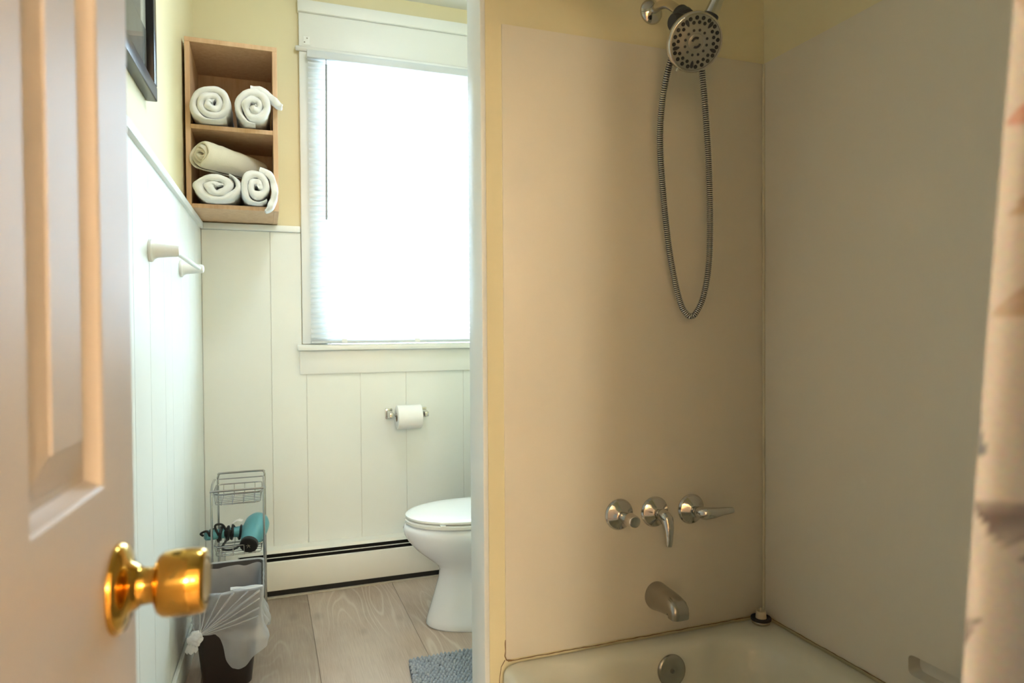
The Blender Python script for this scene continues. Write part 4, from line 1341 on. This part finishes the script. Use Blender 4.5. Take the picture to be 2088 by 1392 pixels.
# diverter body to the side and the cradle to the hand shower
B1 = B0 + bd * 0.030
obj('diverter', MB().lathe([(-0.016, 0.015), (-0.012, 0.0185), (0.030, 0.0185), (0.038, 0.0200), (0.052, 0.0195), (0.056, 0.016)], B1 + Vector((0.012, 0, -0.004)), Vector((-1, -0.10, -0.18)), 20), M['charcoal'], bk, sharp=40)
HC = Vector((0.897, 1.283, 1.778))                  # centre of the spray face
HN = Vector((-0.16, -0.86, -0.46)).normalized()     # where it sprays
obj('cradle', MB().tube([B1 + Vector((0.004, 0, 0)), B1.lerp(HC - HN * 0.034, 0.55) + Vector((0, 0, 0.006)), HC - HN * 0.0345], [0.0165, 0.017, 0.019], 16), M['black'], bk, sharp=50)
obj('hose_outlet', MB().lathe([(0, 0.011), (0.02, 0.011), (0.026, 0.0095), (0.034, 0.0095)], B1 + Vector((-0.026, -0.003, -0.012)), (0.0, 0.12, -1), 16), M['chrome'], bk)

# ------------------------------------------------------------------ hand shower
hs = thing('hand_shower', tuple(HC), 'round chrome hand shower head with black nozzles held by the bracket', 'shower head')
RH = 0.0625
obj('back_shell', MB().lathe([(-0.034, 0.018), (-0.030, 0.030), (-0.022, 0.046), (-0.014, 0.058), (-0.010, 0.0615), (-0.006, 0.0620)], HC, HN, 48), M['charcoal'], hs, sharp=50)
obj('rim', MB().lathe([(-0.0059, 0.0618), (-0.005, 0.0632), (0.000, 0.0630), (0.004, 0.0615), (0.0062, 0.0592), (0.0062, 0.0572), (0.0045, 0.0567)], HC, HN, 56), M['chrome'], hs, sharp=50)
fc = obj('face_plate', MB().lathe([(0.002, 0.0566), (0.0050, 0.0564), (0.0054, 0.055), (0.0052, 0.0335), (0.0062, 0.0315), (0.0064, 0.019), (0.0054, 0.0175), (0.0066, 0.015), (0.0070, 0.0)], HC, HN, 56), M['satin'], hs, sharp=30)
fa = HN.cross(Vector((0, 0, 1))).normalized()
fb = fa.cross(HN).normalized()
if fb.z < 0:
    fb = -fb
def face_pt(r, deg, h=0.0052):
    a = R_(deg)
    return HC + HN * h + (fa * math.cos(a) + fb * math.sin(a)) * r
nzm = MB()
nzr = MB()
for s_ in range(5):
    c0 = s_ * 72 + 90
    for off in (-25.5, -8.5, 8.5, 25.5):
        p = face_pt(0.0500, c0 + off)
        nzr.lathe([(0, 0.0044), (0.0010, 0.0042), (0.0012, 0.0030)], p, HN, 12)
        nzm.lathe([(0.0009, 0.0024), (0.0022, 0.0019), (0.0024, 0.0)], p, HN, 10)
    for off in (-18, 0, 18):
        p = face_pt(0.0408, c0 + off)
        nzr.lathe([(0, 0.0038), (0.0010, 0.0036), (0.0012, 0.0027)], p, HN, 12)
        nzm.lathe([(0.0009, 0.0021), (0.0022, 0.0016), (0.0024, 0.0)], p, HN, 10)
for k in range(12):
    p = face_pt(0.0255, k * 30 + 8, 0.0062)
    nzm.lathe([(0, 0.0031), (0.0014, 0.0027), (0.0016, 0.0)], p, HN, 10)
q1 = obj('nozzles', nzr, M['black'], fc, sharp=40); q1['kind'] = 'stuff'
q2 = obj('nozzle_tips', nzm, M['charcoal'], fc, sharp=40); q2['kind'] = 'stuff'
for s_ in range(5):
    c0 = s_ * 72 + 90 + 36
    w = MB()
    rings = []
    for k in range(16):
        a = 2 * PI * k / 16
        rr, tt = 0.0450 + 0.0085 * math.cos(a), (0.0042 + 0.0014 * math.cos(a)) * math.sin(a)
        rings.append((rr, tt))
    lo_ = [face_pt(rr, c0 + math.degrees(tt / rr), 0.0050) for rr, tt in rings]
    hi_ = [face_pt(0.0450 + (rr - 0.0450) * 0.8, c0 + math.degrees(tt * 0.75 / rr), 0.0064) for rr, tt in rings]
    w.loft([lo_, hi_], True, False, True)
    obj('spray_slot', w, M['charcoal'], fc, sharp=40)
for c0 in (60, 240):
    ar = [face_pt(0.0095, c0 + d, 0.0072) for d in range(-50, 51, 10)]
    obj('mist_slot', MB().tube(ar, 0.0026, 8), M['charcoal'], fc)
obj('mode_lever', MB().tube([face_pt(0.0605, -62, 0.000), face_pt(0.069, -62, 0.002)], [0.0035, 0.002], 8), M['chrome'], hs)
# handle goes up to the right, out of the top
h0 = HC - HN * 0.012 - fa * 0.026 + fb * 0.043
hup = (Vector((0.035, -0.030, 0.10))).normalized()
hp_ = [h0 + hup * d for d in (0, 0.02, 0.06, 0.11, 0.15, 0.165)]
obj('handle', MB().tube(hp_, [0.019, 0.0155, 0.0135, 0.0130, 0.0135, 0.0115], 20), M['chrome'], hs, sharp=50)
obj('handle_collar', MB().tube([h0 + hup * 0.005, h0 + hup * 0.014], [0.0185, 0.0180], 20), M['charcoal'], hs)
# hose
hose_pts = [B1 + Vector((-0.026, 0.001, -0.046)), (0.864, 1.345, 1.72), (0.868, 1.372, 1.66), (0.878, 1.395, 1.58), (0.897, 1.412, 1.47), (0.920, 1.425, 1.35), (0.943, 1.432, 1.26), (0.962, 1.434, 1.205), (0.978, 1.432, 1.183),
            (0.9865, 1.430, 1.180), (0.997, 1.426, 1.187), (1.013, 1.418, 1.225), (1.022, 1.408, 1.30), (1.017, 1.395, 1.40), (1.000, 1.375, 1.52), (0.975, 1.352, 1.64), (0.955, 1.335, 1.715), (0.945, 1.327, 1.76), (0.938, 1.322, 1.80)]
hpth = smooth_path(hose_pts, 24)
# resample by length
dl = [0]
for a, c in zip(hpth[:-1], hpth[1:]):
    dl.append(dl[-1] + (c - a).length)
PITCH = 0.0048
n_r = int(dl[-1] / PITCH)
path, rad, mis = [], [], []
j = 0
for k in range(n_r * 4):
    d = dl[-1] * k / (n_r * 4)
    while dl[j + 1] < d:
        j += 1
    t = (d - dl[j]) / max(1e-9, dl[j + 1] - dl[j])
    path.append(hpth[j].lerp(hpth[j + 1], t))
    ph = k % 4
    rad.append((0.0066, 0.0081, 0.0081, 0.0066)[ph])
    mis.append((0, 0, 1, 1)[ph])
obj('hose', MB().tube(path, rad, 12, mis=mis), [M['chrome'], M['black']], hs, sharp=80)

# ------------------------------------------------------------------ curtain and its rod
rd = thing('curtain_rod', (0.45, 0.7, 1.985), 'chrome shower curtain rod between the two end walls', 'curtain rod')
obj('rod', MB().tube([(0.478, YF + 0.004, 1.985), (0.478, YW - 0.001, 1.985)], 0.0125, 16), M['chrome'], rd)
for yy, dy in ((YF + 0.0003, 1), (YW - 0.0003, -1)):
    obj('flange', MB().lathe([(0, 0.026), (0.004, 0.026), (0.012, 0.018), (0.016, 0.0135)], (0.489 if yy > 1 else 0.478, yy, 1.985), (0, dy, 0), 24), M['chrome'], rd)
cu_ = thing('shower_curtain', (0.44, 0.15, 0.18), 'off-white shower curtain with grey and orange triangles drawn to the near end', 'curtain')
random.seed(21)
CS, CZN = 400, 480
WID = 1.65
GREY, ROSE, TAN, BLUE = lin(128, 116, 114), lin(216, 152, 132), lin(206, 182, 156), lin(140, 144, 150)
OFFW = lin(232, 224, 214)
# printed triangles: (along the cloth, height, width, tall, points up or down, colour)
tris = [(0.004, 1.008, 0.058, 0.030, -1, GREY), (0.036, 0.974, 0.060, 0.031, -1, GREY), (-0.022, 0.930, 0.046, 0.028, -1, GREY), (-0.018, 1.066, 0.040, 0.033, 1, BLUE),
        (0.012, 1.276, 0.060, 0.026, 1, ROSE), (0.020, 1.220, 0.060, 0.030, 1, TAN), (0.014, 1.157, 0.062, 0.032, 1, TAN), (0.040, 1.106, 0.060, 0.026, 1, ROSE), (0.010, 1.330, 0.055, 0.028, -1, TAN)]
zz, r_i = 0.19, 0
while zz < 1.95:
    s_ = 0.10 + (0.035 if r_i % 2 else 0)
    if zz < 0.88 or zz > 1.36:
        s_ -= 0.10
    while s_ < WID:
        c_ = random.choice([GREY, GREY, BLUE, TAN, None, None, None] if zz < 1.10 else [ROSE, TAN, TAN, BLUE, None, None, None])
        if c_ is not None:
            tris.append((s_, zz, 0.056, 0.030, random.choice((-1, -1, 1)), c_))
        s_ += 0.072
    zz += 0.036
    r_i += 1
buckets = {}
for t_ in tris:
    for q in range(int(t_[1] / 0.02) - 1, int((t_[1] + t_[3]) / 0.02) + 2):
        buckets.setdefault(q, []).append(t_)
def print_col(s_, z_):
    for a, b_, w, h_, ud, c_ in buckets.get(int(z_ / 0.02), ()):
        u = (s_ - a) / w
        if not 0 <= u <= 1:
            continue
        v = (z_ - b_) / h_
        if ud < 0:
            v = 1 - v
        if 0 <= v <= 1 and abs(u - 0.5) < 0.5 * (1 - v):
            k_ = max(0.25, min(1, 0.8 + 0.5 * noise.noise(Vector((s_ * 90, z_ * 90, 1.5)))))
            return tuple(OFFW[q] + (c_[q] - OFFW[q]) * k_ for q in range(3)) + (1,)
    return OFFW
nfold = 9
verts = []
for j in range(CZN + 1):
    z_ = 0.18 + (1.965 - 0.18) * j / CZN
    lean = 0.312 - 0.060 * (z_ - 0.90)            # leading edge leans back upwards
    for i in range(CS + 1):
        u = i / CS
        y_ = lean - u * (lean + 0.035)
        amp = 0.024 + 0.004 * math.sin(z_ * 2 + u * 5)
        ph = 2 * PI * nfold * u + 0.25 * math.sin(z_ * 1.7 + 3 * u)
        x_ = 0.455 - amp * math.cos(ph) + 0.003 * math.sin(z_ * 5 + u * 9)
        y_ += 0.010 * math.sin(2 * ph)
        verts.append((x_, y_, z_))
cm = MB()
cf = []
for j in range(CZN):
    for i in range(CS):
        a = j * (CS + 1) + i
        cf.append((a, a + 1, a + CS + 2, a + CS + 1))
cm.add(verts, cf)
cob = obj('cloth', cm, M['curtain'], cu_, sharp=180)
ca = cob.data.color_attributes.new('print', 'FLOAT_COLOR', 'POINT')
dat = []
for j in range(CZN + 1):
    z_ = 0.18 + (1.965 - 0.18) * j / CZN
    for i in range(CS + 1):
        dat.extend(print_col(i / CS * WID, z_))
ca.data.foreach_set('color', dat)
